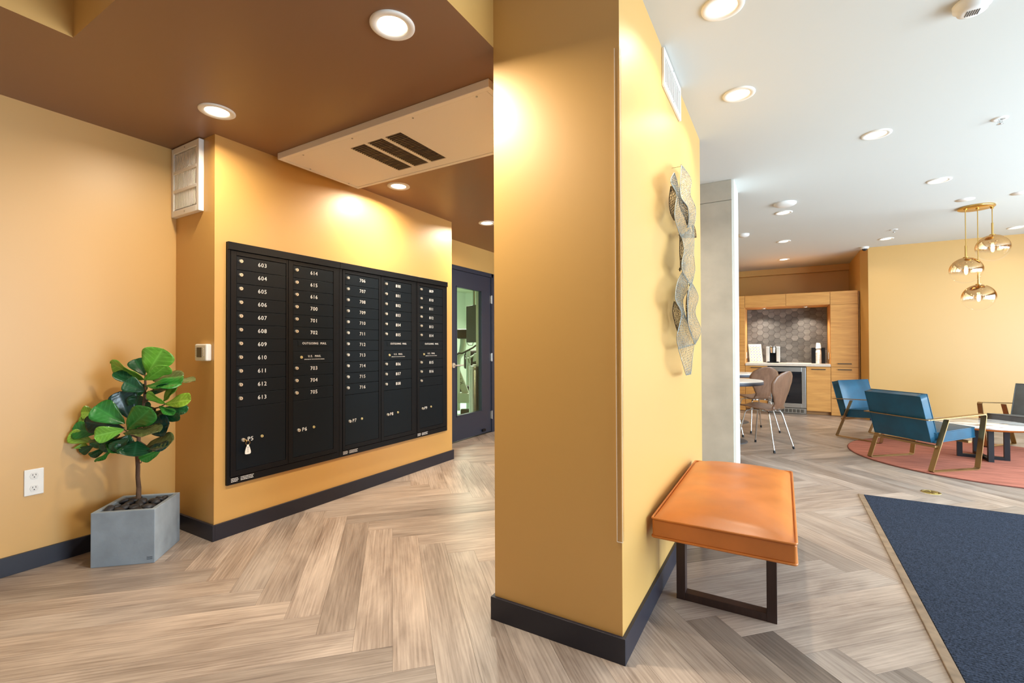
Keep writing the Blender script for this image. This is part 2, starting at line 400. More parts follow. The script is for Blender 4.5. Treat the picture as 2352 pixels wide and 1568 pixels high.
# gym room shell
M_gym = mat('pale_green_gym_wall', (230, 232, 224), .6); M_gymc = mat('gym_ceiling_paint', (200, 200, 178), .7)
GX0, GX1, GY0, GY1, GZ = -8.2, XL-.12, 3.9, 11.2, 2.75
g = MB(); g.box((GX0-.1, GY0, -.08), (GX0, GY1, GZ)); g.box((GX0, GY1, -.08), (GX1, GY1+.1, GZ)); g.box((GX0, GY0-.1, -.08), (GX1, GY0, GZ)); g.box((GX1-.02, 6.4, 0), (GX1, GY1, GZ))
struct(g.build('wall_gym', M_gym)); struct(MB().box((GX0, GY0, GZ), (GX1, GY1, GZ+.1)).build('ceiling_gym', M_gymc))
struct(MB().box((GX0, GY0, -.08), (GX1, GY1, -.002)).build('floor_gym', mat('teal_gym_floor', (160, 196, 176), .5)))
bm_ = MB(); bm_.box((GX0, 7.6, 2.5), (GX1, 7.9, GZ)); struct(bm_.build('beam_gym', M_gymc))
def gp(x, y, D): return ond(D, x, y)
def lamp_at(loc, w, r=.06, col=(1, .84, .64), spread=math.radians(150), name='lamp', parent=None):
    l = bpy.data.lights.new(name, 'AREA'); l.shape = 'DISK'; l.size = r*2; l.energy = w; l.color = col; l.spread = spread
    o = bpy.data.objects.new(name, l); COL.objects.link(o); o.location = loc
    if parent is not None: o.parent = parent
    return o
lamp_at((-5.2, 6.8, 2.6), 130, .3, (1, .98, .92)); lamp_at((-6.6, 9.2, 2.6), 130, .3, (1, .98, .92))

# ------------------------------------------------------------------ downlights
M_lens = emission('lit_lens', (255, 240, 214), 9)
M_trimring = mat('white_light_trim', (240, 236, 228), .5)
GM, GLB = 'downlights in the brown mail room ceiling', 'downlights in the white lobby ceiling'
def downlight(loc, label, group, w, col=(1, .89, .70), r=.088, blur=.055):
    t = thing('downlight', label, 'ceiling light', loc, 0, group)
    MB().lathe([(r, 0), (r, -.004), (r-.006, -.008), (blur+.006, -.006), (blur+.002, -.001), (blur+.002, 0)], n=40).build('trim_ring', M_trimring, t, False)
    MB().lathe([(blur+.002, -.002), (blur*.6, -.004), (0.0001, -.005)], n=32).build('lens', M_lens, t, False)
    lamp_at((0, 0, -.012), w, blur, col, math.radians(165 if group == GM else 135), 'lamp', t)
    return t
GM, GLB = 'downlights in the brown mail room ceiling', 'downlights in the white lobby ceiling'
for x, y, lab in ((-2.635, 1.336, 'round downlight in brown ceiling beside the white corner vent'), (-1.331, 1.333, 'round downlight in brown ceiling nearest the viewer, largest of its row'),
                  (-2.63, 2.70, 'round downlight in brown ceiling just beyond the vented ceiling panel'), (-2.635, 3.98, 'round downlight in brown ceiling before the gym door')):
    downlight((x, y, ZM), lab, GM, LAMP_W*(.62 if y < 1.5 and x < -2 else 1.6 if y < 1.5 else 1.1))
for y in (2.80, 3.98): lamp_at((-1.331, y, ZM-.012), LAMP_W, .055, (1, .89, .70), math.radians(165), 'mail_room_lamp')
for x, y, lab in ((-.217, 2.214, 'round lobby downlight cut by the top of the picture'), (-.214, 3.038, 'round lobby downlight above the wire wall sculpture'),
                  (.584, 4.119, 'round lobby downlight straight above the end of the entrance mat'), (1.236, 5.572, 'round lobby downlight in front of the flat speaker discs and brass pendant'),
                  (.019, 6.017, 'round lobby downlight right behind the white ceiling dome'), (.021, 7.682, 'middle round downlight of the row leading to the kitchenette'),
                  (.023, 9.3, 'smallest round downlight, close in front of the kitchenette bulkhead'), (1.262, 8.249, 'round lobby downlight beside the small sprinkler near the dome camera'),
                  (2.584, 8.329, 'round lobby downlight behind the pendant globes')):
    downlight((x, y, ZL), lab, GLB, LOBBY_W*(2.6 if y > 9 else 1.9 if x < -.1 else 1))
for x, y in ((1.9, 4.1), (1.9, 2.4)): lamp_at((x, y, (ZL if x > -2.5 else ZM)-.012), LOBBY_W, .055, (1, .89, .70), math.radians(165), 'lobby_fill_lamp')  # extra unseen lamps without fittings, added to brighten the lobby side
downlight((-4.72, 6.15, GZ), 'brighter gym ceiling light seen through the door glass', 'gym ceiling lights', 6, (.95, 1, .9), .06, .045)
downlight((-5.75, 7.45, 2.5), 'lower gym ceiling light seen through the door glass', 'gym ceiling lights', 6, (.95, 1, .9), .06, .045)

# ------------------------------------------------------------------ ceiling access panel with return grille
t = thing('ceiling_access_panel', 'cream ceiling access panel with three dark slotted grilles above the mailboxes', 'ceiling panel', (-2.1, 2.17, ZM))
px0, px1, py0, py1, pz = -2.865, -1.20, 1.83, 2.50, 2.388
f = MB()
for a, b_ in (((px0, py0), (px1, py0+.03)), ((px0, py1-.03), (px1, py1)), ((px0, py0+.03), (px0+.03, py1-.03)), ((px1-.03, py0+.03), (px1, py1-.03))): f.box((*a, pz), (*b_, ZM))
M_cream = mat('cream_metal_paint', (246, 240, 230), .4)
f.build('panel_frame', M_cream, t, bevel=.003)
gx0, gx1, gy0, gy1 = -2.325, -1.90, 1.965, 2.39
ix0, ix1, iy0, iy1 = px0+.033, px1-.033, py0+.033, py1-.033; p = MB(); zb = pz+.003
for a, b_ in (((ix0, iy0), (gx0, iy1)), ((gx1, iy0), (ix1, iy1)), ((gx0, iy0), (gx1, gy0)), ((gx0, gy1), (gx1, iy1))): p.box((*a, zb), (*b_, zb+.012))
gw = (gx1-gx0-.05)/3
for k in range(2): x = gx0+gw*(k+1)+.025*k; p.box((x, gy0, zb), (x+.025, gy1, zb+.012))
p.build('access_door', M_cream, t)
MB().box((gx0-.01, gy0-.01, zb+.013), (gx1+.01, gy1+.01, zb+.03)).build('grille_backing', M_dark, t)
for k in range(3):
    s = MB(); x = gx0+k*(gw+.025)
    for i in range(24):
        y = gy0+(gy1-gy0)*(i+.5)/24; s.box((x, y-.0035, zb+.002), (x+gw, y+.0035, zb+.010))
    o = s.build('grille_slats', mat('slat_brown', (96, 84, 72), .6) if k == 0 else bpy.data.materials['slat_brown'], t); o['kind'] = 'stuff'
for x, y in ((-2.66, 1.875), (-2.2, 1.875), (-1.72, 1.875), (-1.30, 1.875), (-2.83, 2.05), (-2.83, 2.38), (-1.25, 1.99)):
    MB().cyl((x, y, pz+.003), (x, y, pz-.001), .005, n=10).build('screw', M_steel, t)

# ------------------------------------------------------------------ wall vents
def vent(name, label, o3, ax, w, h, th, banks, n, horizontal_frame=.03, curve=0):
    """o3: lower corner on the wall; ax: ('x',-1) plate spans +x and faces -y; ('y',1) spans +y and faces +x"""
    t = thing(name, label, 'vent', o3)
    def bx(b, u0, u1, z0, z1, d0, d1):
        if ax == 'x': b.box((u0, -d1, z0), (u1, -d0, z1))
        else: b.box((d0, u0, z0), (d1, u1, z1))
    f = MB(); e = horizontal_frame
    bx(f, 0, e, 0, h, 0, th); bx(f, w-e, w, 0, h, 0, th); bx(f, e, w-e, 0, e*1.3, 0, th); bx(f, e, w-e, h-e*1.3, h, 0, th)
    zs = [e*1.3+(h-2.6*e)*k/banks for k in range(banks+1)]
    for z in zs[1:-1]: bx(f, e, w-e, z-.011, z+.011, 0, th)
    f.build('vent_frame', M_whitem, t, False, bevel=.003)
    k = MB(); bx(k, e, w-e, e, h-e, 0, .004); k.build('backing', mat('vent_shadow', (150, 138, 124), .7) if 'vent_shadow' not in bpy.data.materials else bpy.data.materials['vent_shadow'], t, False)
    for i in range(banks):
        s = MB()
        for q in range(n):
            u = e+(w-2*e)*(q+.5)/n; bx(s, u-.004, u+.004, zs[i]+.008, zs[i+1]-.008, .004, th-.004)
        o = s.build('louver_bank', M_whitem, t, False); o['kind'] = 'stuff'
    for z in (e*.65, h-e*.65):
        q = (MB().cyl((w/2, -th+.001, z), (w/2, -th-.002, z), .005, n=10) if ax == 'x' else MB().cyl((th-.001, w/2, z), (th+.002, w/2, z), .005, n=10)); q.build('screw', M_steel, t, False)
    return t
vent('wall_vent', 'tall white louvred vent high in the alcove corner by the ceiling', (XL+.002, YAL, 1.985), 'x', .342, .44, .03, 3, 17)
vent('wall_vent', 'white louvred vent high on the bright side of the gold partition', (XCR, 2.353, 2.448), 'y', .435, .192, .014, 1, 14, .022)

# thermostat
a, b_ = ony(1.440, 447, 790), ony(1.440, 473, 829)
t = thing('thermostat', 'small white thermostat with dark screen on the alcove wall', 'thermostat', ((a.x+b_.x)/2, YAL, b_.z))
MB().box((a.x, 1.440, b_.z), (b_.x, YAL, a.z)).build('body', M_white, t, bevel=.008, seg=3)
w_ = b_.x-a.x; h_ = a.z-b_.z
MB().box((a.x+.2*w_, 1.4385, b_.z+.22*h_), (a.x+.62*w_, 1.442, b_.z+.8*h_)).build('screen', mat('lcd_screen', (52, 54, 50), .2), t)
s = MB()
for k in range(4):
    for x in (.08, .72): s.box((a.x+x*w_, 1.4385, b_.z+(.3+.13*k)*h_), (a.x+(x+.09)*w_, 1.442, b_.z+(.37+.13*k)*h_))
s.build('buttons', mat('thermostat_button', (214, 210, 204), .5), t)
# wall outlet
t = thing('wall_outlet', 'white double electrical outlet plate low on the left wall', 'outlet', (XL, .82, .45))
MB().box((XL, .782, .381), (XL+.006, .857, .517)).build('cover_plate', M_white, t, bevel=.003)
for z in (.482, .417):
    r_ = MB().prism([(.013*math.cos(q)*1.25, max(-.0155, min(.0155, .019*math.sin(q)))) for q in [2*PI*i/20 for i in range(20)]], 0, .003)
    r_.v = [(XL+.005+v[2], .8195+v[0], z+v[1]) for v in r_.v]; q = r_.build('receptacle', mat('outlet_face', (226, 224, 220), .4) if z > .45 else bpy.data.materials['outlet_face'], t)
    s = MB()
    for y in (-.006, .006): s.box((XL+.0075, .8195+y-.001, z+.001), (XL+.0085, .8195+y+.001, z+.009))
    s.cyl((XL+.0075, .8195, z-.007), (XL+.0085, .8195, z-.007), .0025, n=10); s.build('slots', M_dark, q)
# clear corner guard
t = MB(); t.box((XCR-.017, YC0-.004, .436), (XCR+.004, YC0-.001, 2.25)); t.box((XCR+.001, YC0-.001, .436), (XCR+.004, YC0+.018, 2.25))
o = t.build('corner_guard', thin_glass('clear_acrylic', (255, 253, 250), .7, .08), None, bevel=.001)
tag(o, 'clear acrylic guard strip on the front corner of the gold partition', 'corner guard')
M_edge = mat('acrylic_edge_gleam', (250, 240, 226), .15, spec=.8)  # opaque pale strips paint in the bright gleam along the clear guard's edges
MB().box((XCR-.0182, YC0-.0042, .436), (XCR-.0170, YC0-.001, 2.25)).build('edge_gleam', M_edge, o)
MB().box((XCR+.0028, YC0-.0044, .436), (XCR+.0043, YC0-.0032, 2.25)).build('edge_gleam', M_edge, o)
MB().box((XCR-.017, YC0-.0041, .4345), (XCR+.004, YC0-.001, .436)).build('edge_gleam', M_edge, o)

# ------------------------------------------------------------------ mailboxes
XMB = XMW+.0012; FX = XMW+.020                                   # front plane of the units
MT = Matrix(((0, 0, 1, 0), (1, 0, 0, 0), (0, 1, 0, 0), (0, 0, 0, 1)))
_fonts = {}
def text_mesh(s, size, ext=.0006, spacing=1.0):
    k = (s, size, spacing)
    if k not in _fonts:
        c = bpy.data.curves.new('lettering', 'FONT'); c.body = s; c.size = size; c.align_x = 'CENTER'; c.align_y = 'CENTER'; c.extrude = ext; c.space_character = spacing; c.resolution_u = 2
        o = bpy.data.objects.new('lettering', c); COL.objects.link(o)
        dg = bpy.context.evaluated_depsgraph_get(); dg.update()
        me = bpy.data.meshes.new_from_object(o.evaluated_get(dg)); bpy.data.objects.remove(o); bpy.data.curves.remove(c)
        me.name = 'lettering'; _fonts[k] = me
    return _fonts[k]
def lettering(s, size, parent, M, m=None, name='number', ext=.0006, spacing=1.0):
    me = text_mesh(s, size, ext, spacing); me = me if not me.materials else me.copy(); me.materials.clear(); me.materials.append(m or M_print)
    o = bpy.data.objects.new(name, me); COL.objects.link(o); o.parent = parent; o.matrix_local = M
    return o
def wallM(y, z, d=0): return Matrix.Translation((FX+d, y, z)) @ MT
ROW = .0852; ZT = 1.716
C1 = ['603', '604', '605', '606', '607', '608', '609', '610', '611', '612', '613']
C2 = ['614', '615', '616', '700', '701', '702', 'OUT', 'US', '703', '704', '705']
C3 = ['706', '707', '708', '709', '710', '711', '712', '713', '714', '715', '716']
C4 = ['800', '801', '802', '803', '804', '805', 'OUT', 'US', '806', '807', '808']
C5 = ['809', '810', '811', '812', '813', '814', 'OUT', 'US', '815', '816', '']
units = [('black bank of mail lockers holding boxes 603 to 613, with a key tag hanging', 1.538, 2.356, [(1.556, 1.592, 1.919, 1.935, C1, 'P5'), (1.938, 1.974, 2.300, 2.336, C2, 'P6')]),
         ('black bank of mail lockers holding boxes 706 to 716, in the middle', 2.358, 3.211, [(2.388, 2.412, 2.751, 2.776, C3, 'P7'), (2.780, 2.812, 3.145, 3.186, C4, 'P8')]),
         ('narrow black bank of mail lockers holding boxes 809 to 816, nearest the gym door', 3.213, 3.662, [(3.222, 3.252, 3.590, 3.634, C5, 'P9')])]
def lock(parent, y, z, r=.011, m=None, rx=.012):
    b = MB(); b.cyl((FX, y, z), (FX+rx, y, z), r*1.05, r*.92, n=16); b.box((FX+rx-.001, y-.0012, z-.005), (FX+rx+.0006, y+.0012, z+.005), 1)
    b.build('lock', [m or M_lock, M_dark], parent)
M_doorb = mat('black_locker_door', (13, 22, 30), .34, spec=.2, bump=(300, .04, .0006))
keydoor = None
for lab, ya, yb, cols in units:
    t = thing('mailbox_bank', lab, 'mailboxes', (XMW, (ya+yb)/2, .311), 0, 'black wall mailbox banks')
    fb = MB(); fb.box((XMB, ya, .311), (FX-.012, yb, 1.793)); fb.build('backing', M_dark, t)
    f = MB(); f.box((XMB, ya, 1.748), (FX+.010, yb, 1.795)); f.box((XMB, ya, .311), (FX-.001, yb, .354))
    prev = ya
    for c in cols: f.box((XMB, prev, .354), (FX-.001, c[0]-.002, 1.748)); prev = c[3]+.002
    f.box((XMB, prev, .354), (FX-.001, yb, 1.748))
    f.build('surround_trim', M_black, t, bevel=.0015)
    for m0, d0, d1, m1, names, pn in cols:
        md = MB(); zb0, zb1 = .358, 1.744
        zp = ZT-11*ROW; zlo = .392
        md.box((XMB, m0, zb0), (FX+.002, d0-.002, zb1)); md.box((XMB, d1+.002, zb0), (FX+.002, m1, zb1)); md.box((XMB, d0-.002, ZT+.002), (FX+.002, d1+.002, zb1)); md.box((XMB, d0-.002, zb0), (FX+.002, d1+.002, zlo-.002))
        md.build('master_door', M_black, t, bevel=.0012)
        for k, nm in enumerate(names):
            z1 = ZT-k*ROW-.0013; z0 = ZT-(k+1)*ROW+.0013; zc = (z0+z1)/2; w = d1-d0
            if nm == 'OUT':
                o = MB().box((XMB, d0, z0), (FX-.0012, d1, z1)).build('outgoing_slot_panel', M_doorb, t)
                MB().box((FX-.0015, d0+.036, z0+.036), (FX+.0008, d1-.036, z1-.010)).build('slot_flap', M_doorb, o, bevel=.0008)
                lettering('OUTGOING  MAIL', .022, o, wallM((d0+d1)/2+.005, zc+.014, .001), name='lettering', spacing=1.12); continue
            o = MB().box((XMB, d0, z0), (FX, d1, z1)).build('mail_usps_door' if False else ('carrier_door' if nm == 'US' else 'mailbox_door'), M_doorb, t, bevel=.001)
            if nm == 'US':
                lock(o, d0+.062, zc+.002, .0095, M_camlock, .006)
                lettering('U.S.  MAIL', .021, o, wallM(d0+.168, zc+.008, .0003), name='lettering', spacing=1.15)
                lettering('APPROVED BY THE POSTMASTER GENERAL', .0082, o, wallM(d0+.168, zc-.014, .0003), name='lettering', spacing=1.05); continue
            lock(o, d0+.024, zc+.012)
            if nm: lettering(nm, .037, o, wallM((d0+d1)/2, zc+.006, .0003), spacing=1.12)
        o = MB().box((XMB, d0, zlo), (FX, d1, zp-.0013)).build('parcel_door', M_doorb, t, bevel=.001)
        lock(o, d0+.041, .573); lettering(pn, .037, o, wallM(d0+.088, .572, .0003), spacing=1.1)
        lock(o, d0+.162, .577, .009, M_camlock, .005)
        if pn == 'P5': keypos = (d0+.041, .573)
    # printed maker's notice on the lower trim: illegible fine print at this size, as rows of broken strokes
    y = cols[0][0]+.006; s = MB(); rr = random.Random(3)
    for r in range(3):
        for x0, x1 in ((0, .045), (.058, .14)):
            x = x0
            while x < x1-.004:
                l = rr.uniform(.003, .010); s.box((FX-.001, y+x, .344-r*.009), (FX-.0004, y+min(x+l, x1), .348-r*.009)); x += l+.0022
    o = s.build('fine_print', M_print, t)
# key left in the parcel lock
ky, kz = keypos
t = thing('key_tag', 'white key tag on a ring hanging from the lock of parcel box P5', 'key tag', (FX, ky, kz))
MB().box((FX+.012, ky-.001, kz-.004), (FX+.032, ky+.001, kz+.004)).cyl((FX+.03, ky-.0012, kz-.003), (FX+.03, ky+.0012, kz-.003), .010, n=16).build('key', M_brass, t)
MB().tube([(FX+.032, ky+.012+.013*math.cos(q), kz-.016+.014*math.sin(q)) for q in [2*PI*i/20 for i in range(20)]], .0012, 6, True).build('ring', M_brass, t)
prof = [(-.006, -.028), (-.006, -.034), (-.011, -.044), (-.0175, -.066), (-.0185, -.078), (-.0165, -.084), (-.010, -.0865), (.010, -.0865), (.0165, -.084), (.0185, -.078), (.0175, -.066), (.011, -.044), (.006, -.034), (.006, -.028)]
b = MB(); b.prism([(p[0], p[1]) for p in prof], 0, .003); b.v = [(FX+.031+v[2], ky+.012+v[0], kz+v[1]) for v in b.v]
o = b.build('tag', M_white, t, bevel=.0006)
for k, ch in enumerate('#55'): lettering(ch, .014, o, Matrix.Translation((FX+.0343, ky+.012, kz-.044-.0135*k)) @ MT @ Matrix.Rotation(-.2, 4, 'Z'), M_printb, 'lettering', .0002)

# ------------------------------------------------------------------ potted fiddle-leaf fig
pc = [(-3.126, .967), (-2.908, 1.166), (-3.117, 1.378), (-3.335, 1.18)]
pcx, pcy = sum(p[0] for p in pc)/4, sum(p[1] for p in pc)/4
t = thing('potted_fig', 'fiddle-leaf fig tree in a square grey concrete pot beside the alcove corner', 'plant', (pcx, pcy, 0))
PH = .286; b = MB()
inn = [(pcx+(p[0]-pcx)*.84, pcy+(p[1]-pcy)*.84) for p in pc]
v = [(*p, 0) for p in pc]+[(*p, PH) for p in pc]+[(*p, PH) for p in inn]+[(*p, PH-.07) for p in inn]
f_ = [(3, 2, 1, 0), (12, 13, 14, 15)]
for i in range(4):
    j_ = (i+1) % 4; f_ += [(i, j_, 4+j_, 4+i), (4+i, 4+j_, 8+j_, 8+i), (8+i, 8+j_, 12+j_, 12+i)]
b.add(v, f_); pot = b.build('pot', mat('grey_cast_stone', (146, 160, 174), .75, noise=(9, .13), bump=(60, .15, .003)), t, bevel=.003)
e1 = (Vector(pc[1])-Vector(pc[0])).normalized(); s = MB()
for k in range(3):
    a = Vector(pc[1])-e1*.037; c_ = Vector(pc[1])-e1*.010; nrm = Vector((e1.y, -e1.x))*.0006
    z = .022+.006*k; s.add([(*(a+nrm), z), (*(c_+nrm), z), (*(c_+nrm), z+.0018), (*(a+nrm), z+.0018)], [(0, 1, 2, 3)])
s.build('fine_print', M_dark, pot)
# pebbles
M_peb = mat('black_river_pebble', (52, 53, 58), .5, noise=(14, .25))
pebm = []
for k in range(4):
    bm = bmesh.new(); bmesh.ops.create_icosphere(bm, subdivisions=2, radius=1); rr = random.Random(k)
    ph = [rr.uniform(0, 6) for _ in range(3)]
    for q in bm.verts:
        q.co = q.co*(1+.12*math.sin(2.3*q.co.x+ph[0])+.1*math.sin(2.7*q.co.y+ph[1])); q.co.z *= .62; q.co.x *= 1.25
    for q in bm.faces: q.smooth = True
    me = bpy.data.meshes.new('pebble'); bm.to_mesh(me); bm.free(); me.materials.append(M_peb); pebm.append(me)
rr = random.Random(5); E1 = Vector((*e1, 0)); E2 = Vector((-e1.y, e1.x, 0)); C0 = Vector((pcx, pcy, 0))
k = 0
for lay, (n, zz) in enumerate(((6, PH-.040), (5, PH-.010))):
    for i in range(n):
        for j_ in range(n):
            a = (i-(n-1)/2)*.215/n*1.02+rr.uniform(-.008, .008); c_ = (j_-(n-1)/2)*.215/n*1.02+rr.uniform(-.008, .008)
            if lay and rr.random() < .22: continue
            o = link('pebble', pebm[k % 4], t, False); s_ = rr.uniform(.019, .028); o.location = E1*a+E2*c_+Vector((0, 0, zz+rr.uniform(-.006, .01))); o.scale = (s_, s_, s_); o.rotation_euler = (rr.uniform(-.5, .5), rr.uniform(-.5, .5), rr.uniform(0, 6)); k += 1
# trunk and branches
DP = 2.575
def pp(x, y, off=0):
    px = 140+x*.24235; k = -((px-1176)/FPX*_r.x+_f.x)
    return ond(min(DP-off, -(XL+.035)/k), px, 780+y*.24235)
M_bark = mat('brown_bark', (96, 74, 58), .85, noise=(60, .35, (1, 1, .25)), bump=(90, .6, .004))
trunk = MB().tube([pp(735, 1500), pp(738, 1400), pp(728, 1300), pp(730, 1200), pp(722, 1090), pp(735, 960), pp(745, 860), pp(770, 700), pp(790, 560), pp(800, 420), pp(800, 330)],
                  [.0125, .0115, .0105, .0105, .010, .0095, .009, .008, .007, .006, .004], 10)
trunk.tube([pp(735, 1170), pp(760, 1165), pp(765, 1130)], [.004, .003, .0015], 6)
trunk.build('trunk', M_bark, t)
br = MB()
for path in ([(740, 930), (660, 900), (600, 850)], [(745, 860), (690, 850), (625, 830)], [(770, 700), (850, 660), (930, 640), (990, 610)], [(785, 600), (840, 560), (880, 540)], [(735, 960), (800, 1000), (830, 1030)], [(740, 900), (600, 920), (450, 960), (330, 930)], [(600, 850), (480, 830), (330, 800)]):
    m = len(path); br.tube([pp(*p) for p in path], [.006-.0035*i/(m-1) for i in range(m)], 6)
for i, (s0, s1) in enumerate(((0, 0),)): pass
o = br.build('branches', M_bark, t)
def leaf_mat(name, col, under):
    m = mat(name, col, .27, spec=.6, noise=(9, .22), bump=(70, .25, .002)); nt = m.node_tree; b = nt.nodes['Principled BSDF']
    L = nt.links.new; N_ = nt.nodes.new; tc = N_('ShaderNodeTexCoord'); sx = N_('ShaderNodeSeparateXYZ'); L(tc.outputs['UV'], sx.inputs[0])
    def ma(op, a, c=None):
        n = N_('ShaderNodeMath'); n.operation = op
        for i, v in enumerate((a, c)):
            if v is None: continue
            if isinstance(v, (int, float)): n.inputs[i].default_value = v
            else: L(v, n.inputs[i])
        return n.outputs[0]
    q = ma('ABSOLUTE', ma('SUBTRACT', ma('MULTIPLY', sx.outputs[0], 2), 1))
    side = ma('POWER', ma('ABSOLUTE', ma('SINE', ma('MULTIPLY', ma('SUBTRACT', sx.outputs[1], ma('MULTIPLY', q, .22)), 22))), 14)
    mid = ma('POWER', ma('SUBTRACT', 1, q), 12)
    msk = ma('MULTIPLY', ma('MAXIMUM', ma('MULTIPLY', side, .45), mid), .4)
    mx = N_('ShaderNodeMix'); mx.data_type = 'RGBA'; mx.inputs[7].default_value = lin(tuple(min(255, c*1.25+38) for c in col))
    L(b.inputs['Base Color'].links[0].from_socket, mx.inputs[6]); L(msk, mx.inputs[0]); L(mx.outputs[2], b.inputs['Base Color'])
    return m
LM = {'d': leaf_mat('leaf_dark', (22, 74, 42), 0), 'm': leaf_mat('leaf_mid', (46, 122, 46), 0), 'l': leaf_mat('leaf_light', (112, 176, 62), 0), 'y': leaf_mat('leaf_lime', (136, 176, 58), 0), 'o': leaf_mat('leaf_olive', (88, 98, 56), 0), 'b': leaf_mat('leaf_blue', (18, 56, 50), 0)}
def fig_leaf(base, tip, w, off0, off1, m, roll=0, cup=.18, droop=.06):
    B, T = pp(*base, off0), pp(*tip, off1); L_ = (T-B).length; ax_ = (T-B).normalized()
    view = (CAMP-(B+T)/2).normalized(); side = ax_.cross(view).normalized(); nrm = side.cross(ax_).normalized()
    if nrm.dot(view) < 0: nrm = -nrm
    w *= 1.12; true = max(w*.24235*DP/FPX, L_*.56)*.5; c = min(1, w*.24235*DP/FPX*.5/true); ang = math.acos(c)*(1 if roll >= 0 else -1)
    side2 = side*math.cos(ang)+nrm*math.sin(ang); nrm2 = nrm*math.cos(ang)-side*math.sin(ang)
    rows = []; N, K = 16, 9; rg = random.Random(int(base[0]*7+tip[1])); ph = rg.uniform(0, 6)
    for i in range(N+1):
        t_ = 1-(1-i/N)**1.7
        wd = true*max(.02, t_**.6*max(0, 1-t_**5)**.5*(.6+.4*t_)/.665)
        row = []
        for k in range(K):
            q = k/(K-1)*2-1
            z = cup*wd*abs(q)**1.3 - droop*L_*(t_*t_) + .032*L_*math.sin(11*t_+ph)*abs(q)**2*(1 if q > 0 else -.7) + .012*L_*math.cos(t_*38+abs(q)*5)*(1-abs(abs(q)-.5)*1.4) - .018*L_*math.exp(-(q/.14)**2)
            row.append(B+ax_*(L_*t_)+side2*(wd*q)+nrm2*z); row[-1].x = max(row[-1].x, XL+.01)
        rows.append(row)
    mb = MB(); mb.grid(rows); o = mb.build('leaf', LM[m], t, recalc=False); uvl = o.data.uv_layers.new(name='leaf')
    for lp in o.data.loops: uvl.data[lp.index].uv = ((lp.vertex_index % K)/(K-1), (lp.vertex_index//K)/N)
    so_ = o.modifiers.new('thickness', 'SOLIDIFY'); so_.thickness = .0012
    return o
LEAVES = [((815, 320), (960, 95), 235, 0, .03, 'l'), ((795, 340), (700, 180), 135, -.02, -.03, 'd'), ((800, 380), (455, 235), 100, .0, .03, 'l'), ((785, 450), (510, 300), 100, .0, .05, 'd', -1),
 ((790, 390), (1000, 262), 110, .04, .08, 'l', -1), ((870, 390), (1150, 335), 90, -.02, -.03, 'o'), ((1000, 395), (1265, 375), 38, -.03, -.05, 'o'), ((790, 440), (1130, 395), 95, .03, .06, 'm'), ((790, 520), (1060, 430), 70, 0, .02, 'd', -1),
 ((795, 490), (600, 400), 135, .02, .07, 'd'), ((965, 595), (1080, 415), 62, 0, .03, 'l'), ((985, 610), (1215, 560), 112, .04, .07, 'y'), ((995, 610), (805, 512), 60, .04, .07, 'l'), ((990, 640), (1185, 675), 95, .01, .03, 'd'),
 ((850, 690), (1110, 725), 95, 0, .02, 'd', -1), ((930, 630), (1060, 705), 70, .03, .06, 'm'), ((650, 750), (565, 490), 190, .0, .03, 'b'), ((680, 720), (735, 530), 140, -.02, -.01, 'd'), ((605, 795), (318, 630), 195, .04, .10, 'm'),
 ((622, 850), (835, 665), 195, .06, .12, 'm'), ((605, 835), (212, 790), 140, .03, .08, 'b'), ((600, 850), (312, 915), 135, .08, .14, 'l'), ((770, 820), (1010, 800), 200, .0, .03, 'b'), ((590, 885), (920, 850), 80, .08, .11, 'o'),
 ((340, 690), (190, 690), 115, -.03, -.04, 'y'), ((330, 770), (165, 770), 95, -.02, -.02, 'y'), ((350, 880), (105, 850), 150, 0, .02, 'm'), ((300, 965), (72, 900), 120, .01, .03, 'y'), ((310, 1000), (180, 1070), 75, 0, .02, 'd'), ((430, 1020), (275, 1110), 65, .01, .03, 'd'),
 ((470, 1050), (338, 1160), 45, .02, .03, 'm'), ((600, 940), (265, 1000), 95, .03, .07, 'd'), ((645, 930), (480, 1055), 115, .05, .08, 'd'), ((720, 960), (690, 1100), 230, .05, .10, 'd'), ((800, 1010), (1050, 940), 120, .01, .04, 'o'), ((790, 1040), (1000, 1000), 75, .04, .06, 'b'),
 ((950, 1045), (752, 1150), 75, .04, .06, 'm'), ((420, 950), (560, 1060), 95, .02, .06, 'm'), ((640, 890), (600, 1060), 150, .03, .06, 'd'), ((820, 720), (1000, 755), 110, -.02, -.02, 'd'), ((500, 920), (395, 1060), 95, .02, .04, 'd'), ((700, 660), (845, 610), 70, -.03, -.04, 'd'),
 ((760, 620), (880, 700), 80, -.01, 0, 'd'), ((560, 900), (420, 920), 110, -.02, -.03, 'd'), ((700, 560), (780, 420), 90, -.04, -.06, 'd'), ((120, 1030), (250, 990), 50, -.02, -.03, 'y')]
for q in LEAVES: fig_leaf(*q)

# ------------------------------------------------------------------ bench
bx0, bx1, by0, by1 = -.487, .037, 2.0, 3.13
t = thing('bench', 'tan leather upholstered bench on dark wooden legs against the partition', 'bench', ((bx0+bx1)/2, (by0+by1)/2, 0))
M_leather = mat('tan_leather', (200, 118, 52), .33, spec=.5, noise=(5, .14), bump=(160, .1, .0012))
rows = []; NX, NY = 20, 34; zs_, zt = .415, .474
def cush(u, v):
    cr = (1-abs(2*u-1)**3)*(1-(2*v-1)**4); wr = .0018*math.sin(v*31+4*math.sin(u*4))*cr
    return zs_+(zt-zs_)*cr**.6+wr
top = [[(bx0+.004+(bx1-bx0-.008)*i/NX, by0+.004+(by1-by0-.008)*j_/NY, cush(i/NX, j_/NY)) for i in range(NX+1)] for j_ in range(NY+1)]
b = MB().grid(top); b.box((bx0, by0, .340), (bx1, by1, .4145)); cu = b.build('cushion', M_leather, t, bevel=.008, seg=3)
